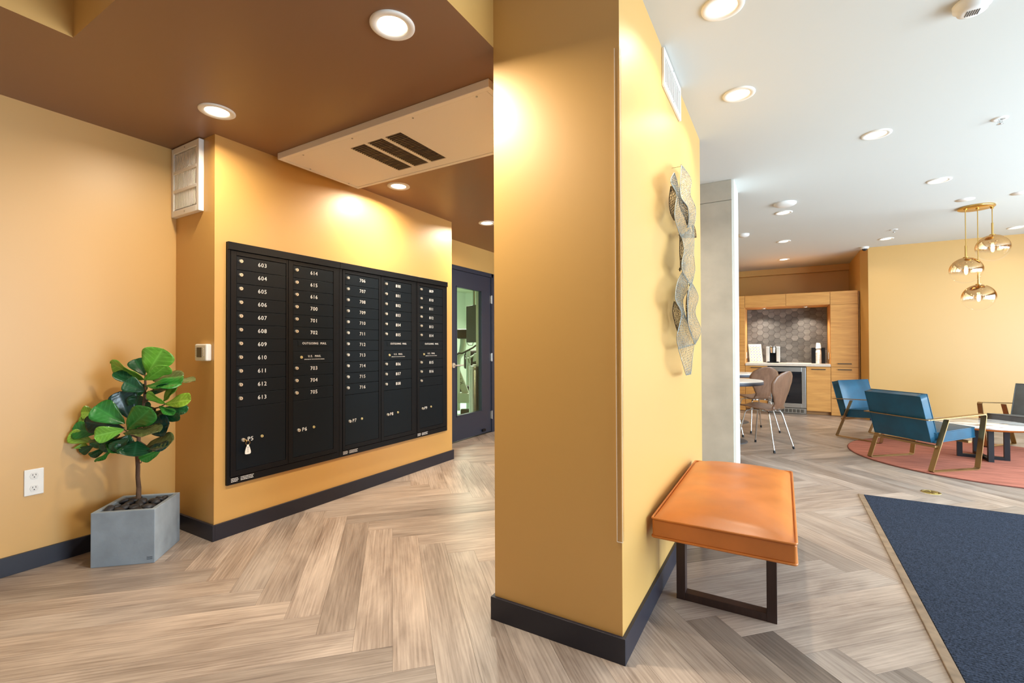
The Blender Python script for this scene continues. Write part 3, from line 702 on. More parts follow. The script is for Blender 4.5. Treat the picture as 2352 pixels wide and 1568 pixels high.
def rrect(x0, x1, y0, y1, z, r=.012):
    out = []
    for cx, cy, a0 in ((x1-r, y1-r, 0), (x0+r, y1-r, 90), (x0+r, y0+r, 180), (x1-r, y0+r, 270)):
        out += [(cx+r*math.cos(math.radians(a0+k*30)), cy+r*math.sin(math.radians(a0+k*30)), z) for k in range(4)]
    return out
for z in (.417, .341): MB().tube(rrect(bx0-.001, bx1+.001, by0-.001, by1+.001, z), .0048, 8, True).build('piping', M_leather, cu)
for yl in (2.2, 2.90):
    l = MB(); l.box((-.428, yl, 0), (-.39, yl+.05, .34)); l.box((-.068, yl, 0), (-.03, yl+.05, .34)); l.box((-.39, yl+.001, 0), (-.068, yl+.049, .034)); l.box((-.39, yl+.001, .306), (-.068, yl+.049, .34))
    l.build('leg_frame', M_wenge, t, bevel=.0015)

# ------------------------------------------------------------------ wire wall sculpture
t = thing('wall_sculpture', 'tall twisting silver wire mesh sculpture hung on the bright partition face', 'wall art', (XCR, 2.6, 1.5))
M_silver = mat('pale_silver_wire', (158, 162, 158), .4, metal=.35); M_patina = mat('dark_bronze_wire', (74, 62, 48), .5, metal=.3)
def sp(x, y, dep): return onx(XCR+dep, 1480+x*.3318, 360+y*.3316)
def spline(pts, n):
    out = []; m = len(pts)-1
    for i in range(n+1):
        u = i/n*m; k = min(int(u), m-1); f = u-k
        P = [Vector(pts[max(0, min(m, k+d))]) for d in (-1, 0, 1, 2)]
        out.append(.5*((2*P[1])+(P[2]-P[0])*f+(2*P[0]-5*P[1]+4*P[2]-P[3])*f*f+(3*P[1]-P[0]-3*P[2]+P[3])*f**3))
    return out
def ribbon(left, right, m, cols=7, seed=0, rim=True):
    A = spline([sp(*p) for p in left], 40); B = spline([sp(*p) for p in right], 40); L_ = sum((A[i+1]-A[i]).length for i in range(40))
    n = max(10, int(L_/.0092)); cols = cols+2; A = spline([sp(*p) for p in left], n); B = spline([sp(*p) for p in right], n); rg = random.Random(seed)
    bm = bmesh.new(); R = []
    for i in range(n+1):
        nc = cols; row = []
        for k in range(nc+1):
            q = k/nc+(0 if k in (0, nc) else ((.5 if i % 2 else 0)-.25+rg.uniform(-.18, .18))/nc)
            p = A[i].lerp(B[i], q); j = .0016
            row.append(bm.verts.new(p+Vector((rg.uniform(-j, j), rg.uniform(-j, j), rg.uniform(-j, j)))))
        R.append(row)
    for i in range(n):
        for k in range(cols): bm.faces.new((R[i][k], R[i][k+1], R[i+1][k+1], R[i+1][k]))
    me = bpy.data.meshes.new('mesh_ribbon'); bm.to_mesh(me); bm.free(); me.materials.append(m)
    o = link('mesh_ribbon', me, t); wf = o.modifiers.new('wire', 'WIREFRAME'); wf.thickness = .0022; wf.use_boundary = True; wf.use_even_offset = False
    e = MB(); e.tube(A, .0022, 6); e.tube(B, .0016, 6); e.build('edge_wire', m, o)
F, M_, N_ = .105, .065, .028
ribbon([(256, 58, .07), (250, 150, F), (250, 270, F), (300, 350, F), (306, 440, .09), (296, 490, .07)], [(266, 66, .06), (305, 120, .05), (325, 170, M_), (318, 260, M_), (352, 345, .05), (355, 420, .05), (340, 485, .05)], M_silver, 7, 1)
ribbon([(205, 110, M_), (182, 170, .08), (222, 262, .09), (208, 400, .09), (232, 500, .07), (256, 560, .06)], [(212, 118, .05), (232, 190, .05), (258, 290, .06), (300, 350, .07), (305, 470, .06), (345, 560, .05)], M_silver, 7, 2)
ribbon([(182, 205, N_), (172, 300, N_), (180, 380, N_), (206, 440, .06)], [(190, 205, .06), (222, 270, .08), (213, 340, .085), (208, 440, .08)], M_patina, 5, 3)
ribbon([(240, 280, .05), (248, 350, .05), (275, 410, .05), (296, 470, .06)], [(262, 292, .08), (300, 360, .09), (305, 420, .085), (302, 470, .07)], M_patina, 5, 4)
ribbon([(256, 545, .06), (276, 640, .09), (258, 740, .09), (268, 800, .08), (322, 895, .06)], [(340, 480, .05), (345, 580, .05), (342, 680, M_), (350, 780, .05), (330, 880, .05)], M_silver, 8, 5)
ribbon([(246, 550, N_), (244, 650, N_), (248, 720, .03), (250, 780, .04)], [(258, 560, .06), (276, 640, .085), (262, 720, .085), (254, 780, .06)], M_patina, 4, 6)
ribbon([(265, 795, .06), (228, 870, .08), (215, 985, .09), (255, 1085, .09), (224, 1250, .07), (240, 1330, .06)], [(300, 850, .05), (300, 920, .05), (266, 1000, .05), (290, 1120, .06), (325, 1220, .06), (345, 1300, .05)], M_silver, 7, 7)
ribbon([(318, 890, .08), (300, 960, .10), (300, 1080, .10), (308, 1180, .095), (348, 1295, .06)], [(335, 880, .05), (374, 970, .05), (352, 1080, M_), (392, 1200, .05), (352, 1300, .05)], M_silver, 7, 8)
ribbon([(206, 1000, N_), (196, 1070, N_), (212, 1150, N_), (230, 1210, .05)], [(222, 1010, .07), (256, 1090, .085), (252, 1130, .085), (236, 1210, .07)], M_patina, 5, 9)
ribbon([(300, 925, .04), (290, 1000, .03), (288, 1060, .03), (297, 1140, .05)], [(308, 935, .08), (302, 1010, .09), (300, 1070, .09), (300, 1140, .08)], M_patina, 3, 10)
ribbon([(234, 1325, .06), (262, 1420, .08), (285, 1500, .07), (292, 1512, .06)], [(344, 1295, .05), (335, 1380, .06), (325, 1480, .05), (322, 1505, .05)], M_silver, 7, 11)
ribbon([(330, 470, .04), (335, 510, .03), (332, 540, .03), (345, 560, .03)], [(345, 478, .03), (352, 500, .03), (358, 530, .03), (359, 560, .03)], M_patina, 4, 12)
for x, y in ((257, 66), (247, 540), (247, 780), (315, 885)):
    c_ = sp(x, y, .05); MB().cyl(c_-Vector((.05 if y < 100 else .01, 0, 0)), c_, .001, n=8).cyl(c_-Vector((.003, 0, 0)), c_+Vector((.002, 0, 0)), .010, n=14).build('mounting_boss', M_patina, t)

# ------------------------------------------------------------------ entrance mat
t = thing('entrance_mat', 'large navy ribbed entrance mat with a worn tan edging strip', 'mat', (1.3, 2.5, 0))
mm = mat('navy_ribbed_carpet', (46, 53, 68), .95, spec=.1, noise=(190, .75)); nt = mm.node_tree
wv = nt.nodes.new('ShaderNodeTexWave'); wv.inputs['Scale'].default_value = 20; wv.bands_direction = 'Y'; wv.inputs['Distortion'].default_value = 1.5; wv.inputs['Detail'].default_value = 2; wv.inputs['Detail Scale'].default_value = 12
tcn = nt.nodes.new('ShaderNodeTexCoord'); nt.links.new(tcn.outputs['Object'], wv.inputs[0]); bp = nt.nodes.new('ShaderNodeBump'); bp.inputs['Strength'].default_value = .5; bp.inputs['Distance'].default_value = .003
nt.links.new(wv.outputs[0], bp.inputs['Height']); nt.links.new(bp.outputs[0], nt.nodes['Principled BSDF'].inputs['Normal'])
MB().box((.524, .3, 0), (2.3, 4.414, .008)).build('carpet', mm, t, bevel=.002)
MB().box((.487, .3, 0), (.5235, 4.424, .007)).build('edge_strip', mat('tan_vinyl_edging', (138, 116, 94), .5, noise=(16, .3)), t, bevel=.003)
MB().box((.5245, 4.4145, 0), (2.3, 4.424, .006)).build('edge_binding', mat('dark_binding', (40, 42, 50), .7), t)
# brass floor outlet
t = thing('floor_outlet', 'round brass outlet cover set flush in the floor beyond the mat', 'floor outlet', (.985, 4.765, 0))
MB().lathe([(.062, 0), (.060, .003), (.046, .004), (.046, .003), (.0001, .003)], n=36).build('cover_ring', mat('aged_brass', (206, 186, 120), .3, metal=1), t, False)
for k in (-1, 1):
    b = MB(); b.prism([(.005*k+.036*k*math.cos(q) if False else k*(.004+.036*max(0, math.cos(q))), .036*math.sin(q)) for q in [-PI/2+PI*i/10 for i in range(11)]], .003, .0055); b.build('flap', bpy.data.materials['aged_brass'], t, False)

# ------------------------------------------------------------------ rug
t = thing('rug', 'round dusty rose rug under the lounge chairs', 'rug', (1.72, 6.35, 0))
mr = mat('dusty_rose_pile', (178, 112, 94), .95, spec=.1, noise=(3, .34, (1.2, 16, 1)), bump=(180, .5, .004))
MB().lathe([(1.10, 0), (1.103, .005), (1.098, .010), (1.085, .012), (.6, .012), (.0001, .012)], n=96).build('pile', mr, t, False)
MB().lathe([(1.101, .0), (1.107, .004), (1.101, .009), (1.098, .010)], n=96).build('bound_edge', mat('rug_binding', (128, 72, 60), .9), t, False)
RUGZ = .012

# ------------------------------------------------------------------ lounge chairs
def lounge(loc, deg, label, fab, fabtop, metal, grp='low lounge chairs on the rug'):
    t = thing('lounge_chair', label, 'chair', (loc[0], loc[1], RUGZ), math.radians(deg), grp)
    hw = .292; Y = Vector((0, 1, 0))
    for s_ in (-1, 1):
        y = hw*s_; path = [(-.235, y, .008), (-.052, y, .470)]
        MB().bar([(-.055, y, .462), (-.235, y, .012), (-.222, y, .005), (.262, y, .005), (.280, y, .016), (.362, y, .487), (.352, y, .500), (-.255, y, .466)], .045, .008).build('side_frame', metal, t, False)
    MB().bar([(-.258, -hw-.02, .466), (-.258, hw+.02, .466)], .04, .008, axis=Vector((1, 0, .05)).normalized()).build('rear_arm_bar', metal, t, False)
    for x, z in ((-.165, .232), (.20, .262)):
        MB().box((x-.02, -hw, z-.02), (x+.02, hw, z)).build('cross_bar', metal, t, False, bevel=.002)
    def cushion(name, P, thick, wy, m, crown=.012):
        # P: rear/bottom -> front/top edge points of the outer face in xz; thickness along normal
        a, b_ = Vector((P[0][0], 0, P[0][1])), Vector((P[1][0], 0, P[1][1])); d = (b_-a); n = Vector((-d.z, 0, d.x)).normalized()
        if P[2] < 0: n = -n
        N = 10; rows = []
        def face(off, sg):
            R = []
            for i in range(N+1):
                r = []
                for k in range(N+1):
                    u, v = i/N, k/N*2-1; cr = (1-(2*u-1)**6)*(1-v**6)
                    r.append(a+d*u+Y*(wy*v)+n*(off+sg*crown*cr))
                R.append(r)
            return R
        mb = MB(); f0, f1 = face(0, -.3), face(thick, 1); mb.grid(f0); mb.grid(f1)
        def loop(R): return R[0]+[R[i][N] for i in range(1, N)]+R[N][::-1]+[R[i][0] for i in range(N-1, 0, -1)]
        mb.grid([loop(f0), loop(f1)], True, 0, True)
        o = mb.build(name, m, t, False)
        for R in (f0, f1):
            MB().tube(loop(R), .0045, 6, True).build('piping', m, o)
        return o
    cushion('seat', ((-.155, .252), (.292, .290), 1), .088, .268, fabtop)
    cushion('backrest', ((-.195, .258), (-.310, .672), -1), .078, .268, fab)
    return t
M_teal = mat('teal_blue_leather', (9, 74, 100), .34, spec=.5, noise=(7, .2), bump=(150, .08, .001))
M_greyf = mat('charcoal_leather', (96, 98, 98), .5, noise=(9, .2))
M_bronze = mat('antique_brass_bar', (168, 136, 92), .34, metal=.9)
lounge((1.12, 5.835), 40.36, 'teal leather lounge chair seen from behind, nearest on the rug', M_teal, M_teal, M_bronze)
fd = -41
lounge((.753+.293*math.cos(math.radians(fd+90)), 6.925+.293*math.sin(math.radians(fd+90))), fd, 'teal leather lounge chair facing the picture, in front of the oak cabinets', M_teal, M_teal, M_bronze)
lounge((2.33, 7.10), 228, 'charcoal grey lounge chair cut by the right picture edge', M_greyf, M_greyf, M_bronze)

# ------------------------------------------------------------------ coffee table
t = thing('coffee_table', 'round white marble coffee table on crossed black legs among the lounge chairs', 'table', (1.72, 6.42, RUGZ))
mmb = mat('white_marble', (236, 230, 222), .12, spec=.5); nt = mmb.node_tree
tcn = nt.nodes.new('ShaderNodeTexCoord'); mp = nt.nodes.new('ShaderNodeMapping'); mp.inputs['Rotation'].default_value = (0, 0, .5); mp.inputs['Scale'].default_value = (2, 9, 2); nz = nt.nodes.new('ShaderNodeTexNoise'); nz.inputs['Scale'].default_value = 1.6; nz.inputs['Detail'].default_value = 5; nz.inputs['Distortion'].default_value = 1
cr = nt.nodes.new('ShaderNodeValToRGB'); e = cr.color_ramp.elements; e[0].position = .36; e[0].color = lin((132, 96, 66)); e[1].position = .47; e[1].color = lin((238, 234, 228))
nt.links.new(tcn.outputs['Object'], mp.inputs[0]); nt.links.new(mp.outputs[0], nz.inputs[0]); nt.links.new(nz.outputs[0], cr.inputs[0]); nt.links.new(cr.outputs[0], nt.nodes['Principled BSDF'].inputs['Base Color'])
TZ = .352
MB().lathe([(.0001, TZ), (.372, TZ), (.378, TZ-.004), (.378, TZ-.016), (.374, TZ-.018)], n=72).build('marble_top', mmb, t, False)
MB().lathe([(.374, TZ-.018), (.370, TZ-.034), (.0001, TZ-.034)], n=72).build('brass_rim', M_brass, t, False)
legs = [(1.55, 6.405), (1.73, 6.225), (1.885, 6.37), (1.73, 6.63)]
M_blk = mat('matte_black_leg', (24, 26, 32), .5)
LL = [Vector((x-1.72, y-6.42, 0)) for x, y in legs]
for p, q in ((LL[0], LL[2]), (LL[1], LL[3])):
    d = (q-p).normalized(); n = Vector((-d.y, d.x, 0)); M4 = Matrix(((d.x, n.x, 0, p.x), (d.y, n.y, 0, p.y), (0, 0, 1, 0), (0, 0, 0, 1))); L_ = (q-p).length
    b = MB(); b.box((-.02, -.02, 0), (.02, .02, TZ-.036), 0, M4); b.box((L_-.02, -.02, 0), (L_+.02, .02, TZ-.036), 0, M4); b.box((.02, -.019, .001), (L_-.02, .019, .03), 0, M4); b.box((.02, -.019, TZ-.066), (L_-.02, .019, TZ-.037), 0, M4)
    b.build('leg_frame', M_blk, t, False)

# ------------------------------------------------------------------ pendant
cpos = (1.818, 6.85)
t = thing('pendant_lamp', 'brass ceiling pendant with three half gilded glass globes over the lounge', 'pendant lamp', (*cpos, ZL))
MB().lathe([(.148, 0), (.150, -.004), (.150, -.016), (.147, -.019), (.0001, -.019)], n=48).build('canopy', M_brass, t, False)
mg = bpy.data.materials.new('half_gilded_glass'); mg.use_nodes = True; nt = mg.node_tree; nt.nodes.clear(); N = nt.nodes.new; Lk = nt.links.new
tcn = N('ShaderNodeTexCoord'); sx = N('ShaderNodeSeparateXYZ'); Lk(tcn.outputs['Object'], sx.inputs[0]); mrp = N('ShaderNodeMapRange'); mrp.inputs[1].default_value = -.045; mrp.inputs[2].default_value = .035; mrp.inputs[3].default_value = .0; mrp.inputs[4].default_value = .86; mrp.interpolation_type = 'SMOOTHSTEP'
Lk(sx.outputs['Z'], mrp.inputs[0]); lw_ = N('ShaderNodeLayerWeight'); lw_.inputs[0].default_value = .5; fp_ = N('ShaderNodeMath'); fp_.operation = 'POWER'; fp_.inputs[1].default_value = 5; Lk(lw_.outputs['Facing'], fp_.inputs[0]); fr_ = N('ShaderNodeMath'); fr_.operation = 'MULTIPLY'; fr_.inputs[1].default_value = .55; Lk(fp_.outputs[0], fr_.inputs[0]); mxm = N('ShaderNodeMath'); mxm.operation = 'MAXIMUM'; Lk(mrp.outputs[0], mxm.inputs[0]); Lk(fr_.outputs[0], mxm.inputs[1])
tr_ = N('ShaderNodeBsdfTransparent'); gl = N('ShaderNodeBsdfGlossy'); gl.inputs['Roughness'].default_value = .02
mc = N('ShaderNodeMix'); mc.data_type = 'RGBA'; mc.inputs[6].default_value = (1, 1, 1, 1); mc.inputs[7].default_value = lin((214, 160, 72)); Lk(mrp.outputs[0], mc.inputs[0]); Lk(mc.outputs[2], gl.inputs[0])
ms = N('ShaderNodeMixShader'); om = N('ShaderNodeOutputMaterial'); Lk(mxm.outputs[0], ms.inputs[0]); Lk(tr_.outputs[0], ms.inputs[1]); Lk(gl.outputs[0], ms.inputs[2]); Lk(ms.outputs[0], om.inputs[0])
M_bulb = emission('lit_bulb', (255, 226, 170), 9)
for k, (gx, gy, dx, dy) in enumerate(((2280, 569, 2280, 476), (2219, 621, 2212, 482), (2248, 683, 2245, 480))):
    P = ony(6.85+(.04, -.03, .0)[k], gx, gy); G = MB(); R_ = .140
    prof = [(max(.0001, R_*math.sin(a)), R_*math.cos(a)) for a in [.14+(PI-.14)*i/22 for i in range(23)]]
    G.lathe(prof, n=40); o = G.build('globe', mg, t, False); o.location = P-Vector((*cpos, ZL))
    Pl = P-Vector((*cpos, ZL)); z1 = Pl.z+R_
    MB().cyl((Pl.x, Pl.y, z1+.12), (Pl.x, Pl.y, -.018), .0045, n=10).cyl((Pl.x, Pl.y, z1-.005), (Pl.x, Pl.y, z1+.13), .009, n=12).cyl((Pl.x, Pl.y, z1-.012), (Pl.x, Pl.y, z1+.006), .024, n=18).cyl((Pl.x, Pl.y, -.03), (Pl.x, Pl.y, -.018), .014, n=14).build('stem', M_brass, t, False)
    MB().cyl((Pl.x, Pl.y, Pl.z+.055), (Pl.x, Pl.y, z1-.01), .014, n=14).build('socket', M_brass, t, False)
    MB().lathe([(.0001, -.045), (.012, -.035), (.016, -.005), (.014, .03), (.010, .056)], (Pl.x, Pl.y, Pl.z), 20).build('bulb', M_bulb, t, False)

# ------------------------------------------------------------------ ceiling fittings
def disc(x, y, label, name, cat, prof, m, extra=None, grp=None):
    t = thing(name, label, cat, (x, y, ZL), 0, grp); MB().lathe(prof, n=36).build('body', m, t, False)
    if extra: extra(t)
    return t
def slots(t):
    s = MB()
    for i in range(6): s.box((-.02+.008*i-.0015, -.02, -.0475), (-.02+.008*i+.0015, .02, -.046))
    s.build('vent_slots', M_printb, t, False)['kind'] = 'stuff'
disc(.725, 2.745, 'white smoke detector cut by the top edge of the picture', 'smoke_detector', 'smoke detector', [(.065, 0), (.064, -.02), (.055, -.028), (.05, -.04), (.03, -.046), (.0001, -.046)], M_white, slots)
def deflector(t): MB().cyl((0, 0, -.038), (0, 0, 0), .006, n=10).lathe([(.0001, -.036), (.019, -.037), (.0001, -.039)], n=16).box((-.012, -.002, -.036), (-.009, .002, -.004)).box((.009, -.002, -.036), (.012, .002, -.004)).build('sprinkler_head', M_chrome, t, False)
disc(1.25, 4.255, 'white fire sprinkler on open ceiling at the right', 'fire_sprinkler', 'sprinkler', [(.042, 0), (.040, -.005), (.018, -.008), (.016, 0)], M_white, deflector, 'fire sprinklers')
disc(1.251, 7.648, 'small far fire sprinkler near the dome camera', 'fire_sprinkler', 'sprinkler', [(.042, 0), (.040, -.005), (.018, -.008), (.016, 0)], M_white, deflector, 'fire sprinklers')
disc(.03, 5.63, 'wide shallow white dome in front of the downlight row', 'ceiling_dome', 'access point', [(.105, 0), (.105, -.012), (.09, -.024), (.05, -.032), (.0001, -.034)], M_white)
for x, y, l in ((1.63, 6.45, 'flat white speaker disc beside the brass pendant canopy'), (2.036, 6.45, 'flat white speaker disc at the right picture edge')):
    disc(x, y, l, 'ceiling_speaker', 'speaker', [(.075, 0), (.074, -.004), (.0001, -.005)], M_white, None, 'flat ceiling speakers')
disc(-.444, 6.917, 'white smoke detector next to the concrete column top', 'smoke_detector', 'smoke detector', [(.07, 0), (.068, -.02), (.05, -.035), (.0001, -.04)], M_white)
def camdome(t): MB().lathe([(.034, -.028), (.030, -.045), (.018, -.056), (.0001, -.060)], n=24).build('camera_dome', mat('dark_dome', (40, 40, 46), .1), t, False)
disc(1.085, 8.78, 'white dome security camera at the ceiling corner over the cabinets', 'dome_camera', 'security camera', [(.055, 0), (.054, -.018), (.045, -.03), (.033, -.032), (.033, -.026), (.0001, -.026)], M_white, camdome)

# ------------------------------------------------------------------ oak kitchenette
YF, YBK = 9.1, 9.72                      # door faces, wall side
NX0, NX1, TX1 = -.577, .667, 1.035
CT, NT, KT = .84, 1.815, 2.025           # counter top, niche top, cabinet top
M_kick = wood_mat('oak_kick', (150, 104, 58), (176, 128, 78), 3, (.8, 4, 9), .5)
def kdoor(parent, x0, x1, z0, z1, handle=None, hl=.5):
    g = .0025; d = MB().box((x0+g, YF, z0+g), (x1-g, YF+.019, z1-g)).build('door', M_oak, parent, bevel=.001)
    if handle:
        hx = (x0+x1)/2; w = (x1-x0)*hl/2
        b = MB(); b.box((hx-w, YF-.022, handle-.006), (hx+w, YF-.012, handle+.006)); b.box((hx-w, YF-.014, handle-.005), (hx-w+.01, YF, handle+.005)); b.box((hx+w-.01, YF-.014, handle-.005), (hx+w, YF, handle+.005))
        b.build('bar_handle', M_blk, d)
def cab(name, label, x0, x1, z0, z1, cat='cabinet', kick=0, grp=None):
    t = thing(name, label, cat, ((x0+x1)/2, YF+.3, z0 if not kick else 0), 0, grp)
    b = MB(); b.box((x0, YF+.02, z0), (x1, YBK, z1)); b.build('carcass', M_oak, t)
    if kick: MB().box((x0, YF+.06, 0), (x1, YF+.08, z0)).build('kick_board', M_kick, t)
    return t
t = cab('tall_cabinet', 'tall oak cabinet at the right end of the kitchenette', NX1, TX1, .004, KT)
kdoor(t, NX1, TX1, .01, .797, .755); kdoor(t, NX1, TX1, .797, 1.81, .85); kdoor(t, NX1, TX1, 1.81, KT)
MB().box((TX1+.004, YF+.012, .0), (TX1+.018, YBK, KT-.012)).build('end_panel', M_kick, t)
t = cab('tall_cabinet', 'tall oak cabinet at the left end of the kitchenette, half hidden by the column', -.98, NX0, .004, KT)
kdoor(t, -.98, NX0, .01, .797, .755); kdoor(t, -.98, NX0, .797, 1.81, .85); kdoor(t, -.98, NX0, 1.81, KT)
t = cab('base_cabinet', 'oak base cabinet left of the wine fridge, behind the dining chair', NX0+.002, -.236, .06, CT-.043, kick=1); kdoor(t, NX0, -.236, .06, CT-.045, .765)
t = cab('base_cabinet', 'oak base cabinet with dark bar handle right of the wine fridge', .330, NX1-.002, .06, CT-.043, kick=1); kdoor(t, .330, NX1, .06, CT-.045, .752, .58)
t = cab('bridge_cabinet', 'low oak bridge cabinet across the top of the coffee niche', NX0+.002, NX1-.002, NT, KT)
kdoor(t, NX0, .047, NT, KT); kdoor(t, .047, NX1, NT, KT)
# worktop
o = MB().box((NX0+.002, YF-.012, CT-.04), (NX1-.002, YBK, CT)).build('worktop', mat('pale_stone_top', (222, 206, 190), .35, noise=(30, .06)), None, bevel=.002)
tag(o, 'pale stone worktop across the coffee niche', 'worktop')
# hexagonal tile backsplash
YT = YBK-.03
bs = thing('backsplash', 'dark grey hexagon tile backsplash in the coffee niche', 'backsplash', (.045, YT, CT))
MB().box((NX0+.004, YT+.004, CT+.001), (NX1-.004, YBK-.001, NT-.002)).build('grout_bed', mat('grey_grout', (72, 68, 64), .9), bs)
M_hex = mat('slate_hexagon', (96, 92, 88), .42, noise=(6, .3, (1, 1, 6)))
nt = M_hex.node_tree; oi = nt.nodes.new('ShaderNodeObjectInfo'); pb = nt.nodes['Principled BSDF']; mx = nt.nodes.new('ShaderNodeMix'); mx.data_type = 'RGBA'; mx.blend_type = 'MULTIPLY'; mx.inputs[0].default_value = 1
src = pb.inputs['Base Color'].links[0].from_socket; nt.links.new(src, mx.inputs[6]); nt.links.new(oi.outputs['Color'], mx.inputs[7]); nt.links.new(mx.outputs[2], pb.inputs['Base Color'])
def cut_poly(P, x0, z0, x1, z1): return clipped(P, x0, z0, x1, z1)
RH = .0610; cw = 1.5*RH; chh = math.sqrt(3)*RH; hm = None; rr = random.Random(11)
for i in range(-1, 16):
    for k in range(-1, 12):
        cx = NX0+.03+i*cw; cz = CT+.02+k*chh+(chh/2 if i % 2 else 0)
        P = [(cx+(RH-.0016)*math.cos(q*PI/3), cz+(RH-.0016)*math.sin(q*PI/3)) for q in range(6)]
        full = all(NX0+.005 < p[0] < NX1-.005 and CT+.002 < p[1] < NT-.003 for p in P)
        if full and hm is not None: o = link('tile', hm, bs); o.location = (cx, YT, cz)
        else:
            Q = P if full else cut_poly(P, NX0+.005, CT+.002, NX1-.005, NT-.003)
            if not Q or len(Q) < 3: continue
            ox, oz = (cx, cz) if full else Q[0]
            n = len(Q); v = [(p[0]-ox, .006, p[1]-oz) for p in Q]+[(p[0]-ox, 0.0015, p[1]-oz) for p in Q]+[(ox*0+(p[0]-cx)*.965+cx-ox, 0, (p[1]-cz)*.965+cz-oz) for p in Q]
            b = MB(); b.add(v, [tuple(range(2*n, 3*n))]+[(i_, (i_+1) % n, n+(i_+1) % n, n+i_) for i_ in range(n)]+[(n+i_, n+(i_+1) % n, 2*n+(i_+1) % n, 2*n+i_) for i_ in range(n)])
            o = b.build('tile', M_hex, bs); o.location = (ox, YT, oz)
            if full: hm = o.data
        g = rr.choice((.75, .85, .95, 1, 1.1, 1.2, 1.35)); o.color = (g*1.02, g, g*.98, 1)
# puck lights
for x, l in ((-.29, 'left small puck light under the oak bridge cabinet'), (.345, 'right small puck light under the oak bridge cabinet')):
    t = thing('puck_light', l, 'cabinet light', (x, YF+.33, NT), 0, 'puck lights over the worktop')
    MB().lathe([(.038, 0), (.038, -.008), (.03, -.010), (.03, -.006)], n=24).build('ring', M_steel, t, False); MB().lathe([(.03, -.007), (.0001, -.008)], n=20).build('lens', M_lens, t, False)
    lamp_at((0, 0, -.014), 8, .03, (1, .93, .82), math.radians(115), 'lamp', t)
# niche side outlets
for x, x2, l in ((NX0+.004, NX0+.01, 'left'), (NX1-.004, NX1-.01, 'right')):
    t = thing('niche_outlet', 'white outlet plate on the %s side panel of the coffee niche' % l, 'outlet', (x, YF+.28, CT+.13))
    MB().box((x, YF+.24, CT+.075), (x2, YF+.315, CT+.19)).build('cover_plate', M_white, t, bevel=.002)
# wine fridge
fx0, fx1 = -.233, .326
t = thing('wine_fridge', 'stainless framed wine fridge with dark glass door under the worktop', 'fridge', ((fx0+fx1)/2, YF+.3, 0))
MB().box((fx0, YF+.02, .003), (fx1, YBK, CT-.048)).build('housing', M_black, t)
f = MB(); zt_ = CT-.058; zb_ = .105; e = .062
f.box((fx0+.004, YF-.02, zb_), (fx0+e, YF+.018, zt_)); f.box((fx1-e, YF-.02, zb_), (fx1-.004, YF+.018, zt_)); f.box((fx0+e, YF-.02, zb_), (fx1-e, YF+.018, zb_+.07)); f.box((fx0+e, YF-.02, zt_-.075), (fx1-e, YF+.018, zt_))
d = f.build('door', M_steel, t, bevel=.002)
MB().box((fx0+e, YF-.012, zb_+.07), (fx1-e, YF-.006, zt_-.075)).build('glass', mat('dark_fridge_glass', (14, 15, 22), .03, spec=.7), d)
MB().box((fx0+.004, YF-.012, .008), (fx1-.004, YF+.018, .095)).build('kick_grille', M_steel, t, bevel=.001)
for i in range(9): MB().box((fx0+.03+i*.056, YF-.0135, .025), (fx0+.074+i*.056, YF-.0118, .078)).build('grille_opening', mat('grille_dark', (84, 76, 66), .7) if i == 0 else bpy.data.materials['grille_dark'], t)
# coffee maker
def kx(x, y, Y): return ony(Y, 1700+x*.16578, 640+y*.16583)
YC = 9.42
a, b_ = kx(357, 940, YC), kx(553, 1160, YC); x0, x1, z1 = a.x, b_.x, a.z; w = x1-x0
t = thing('coffee_maker', 'silver and black pod coffee maker on the worktop', 'coffee maker', ((x0+x1)/2, YC+.08, CT))
for s_ in (0, 1): MB().box((x0+s_*w*.74, YC, CT+.012), (x0+w*(.26+.74*s_), YC+.2, z1)).build('side_housing', mat('silver_plastic', (206, 206, 200), .35) if not s_ else bpy.data.materials['silver_plastic'], t, bevel=.008)
MB().box((x0+w*.26, YC+.09, CT+.01), (x0+w*.74, YC+.2, z1-.005)).box((x0+.02, YC-.01, CT), (x1-.02, YC+.2, CT+.022)).build('body', M_black, t, bevel=.003)
MB().cyl((x0+w/2, YC+.03, z1-.11), (x0+w/2, YC+.03, z1-.012), w*.2, w*.235, 24).build('brew_head', M_steel, t)
MB().tube([(x0+w*.28, YC+.05, z1-.01), (x0+w*.30, YC+.01, z1+.018), (x0+w*.38, YC-.01, z1+.004), (x0+w*.62, YC-.01, z1+.004), (x0+w*.70, YC+.01, z1+.018), (x0+w*.72, YC+.05, z1-.01)], .006, 8).build('handle', M_chrome, t)
MB().box((x0+w*.28, YC+.06, z1-.004), (x0+w*.72, YC+.19, z1+.006)).build('lid', M_black, t, bevel=.002)
# pod board
YP = 9.50
A, B = kx(112, 905, YP), kx(318, 1160, YP-.06); C_ = kx(135, 1160, YP-.06); D_ = kx(290, 905, YP)
t = thing('pod_board', 'white leaning board with rows of printed coffee pods', 'coffee pod rack', ((B.x+C_.x)/2, YP-.03, CT))
zt2 = A.z; c4 = [Vector((C_.x, YP-.06, CT)), Vector((B.x, YP-.06, CT)), Vector((D_.x, YP, zt2)), Vector((A.x, YP, zt2))]; off = Vector((0, .016, 0))
M_bd = mat('cream_board', (236, 224, 204), .5)
MB().add(c4+[p+off for p in c4], [(0, 1, 2, 3), (7, 6, 5, 4), (0, 4, 5, 1), (1, 5, 6, 2), (2, 6, 7, 3), (3, 7, 4, 0)]).build('board', M_bd, t)
MB().box((c4[0].x-.005, YP-.075, CT), (c4[1].x+.005, YP+.01, CT+.012)).build('foot_ledge', M_bd, t)
nrm = (c4[1]-c4[0]).cross(c4[3]-c4[0]).normalized(); nrm = nrm if nrm.y < 0 else -nrm
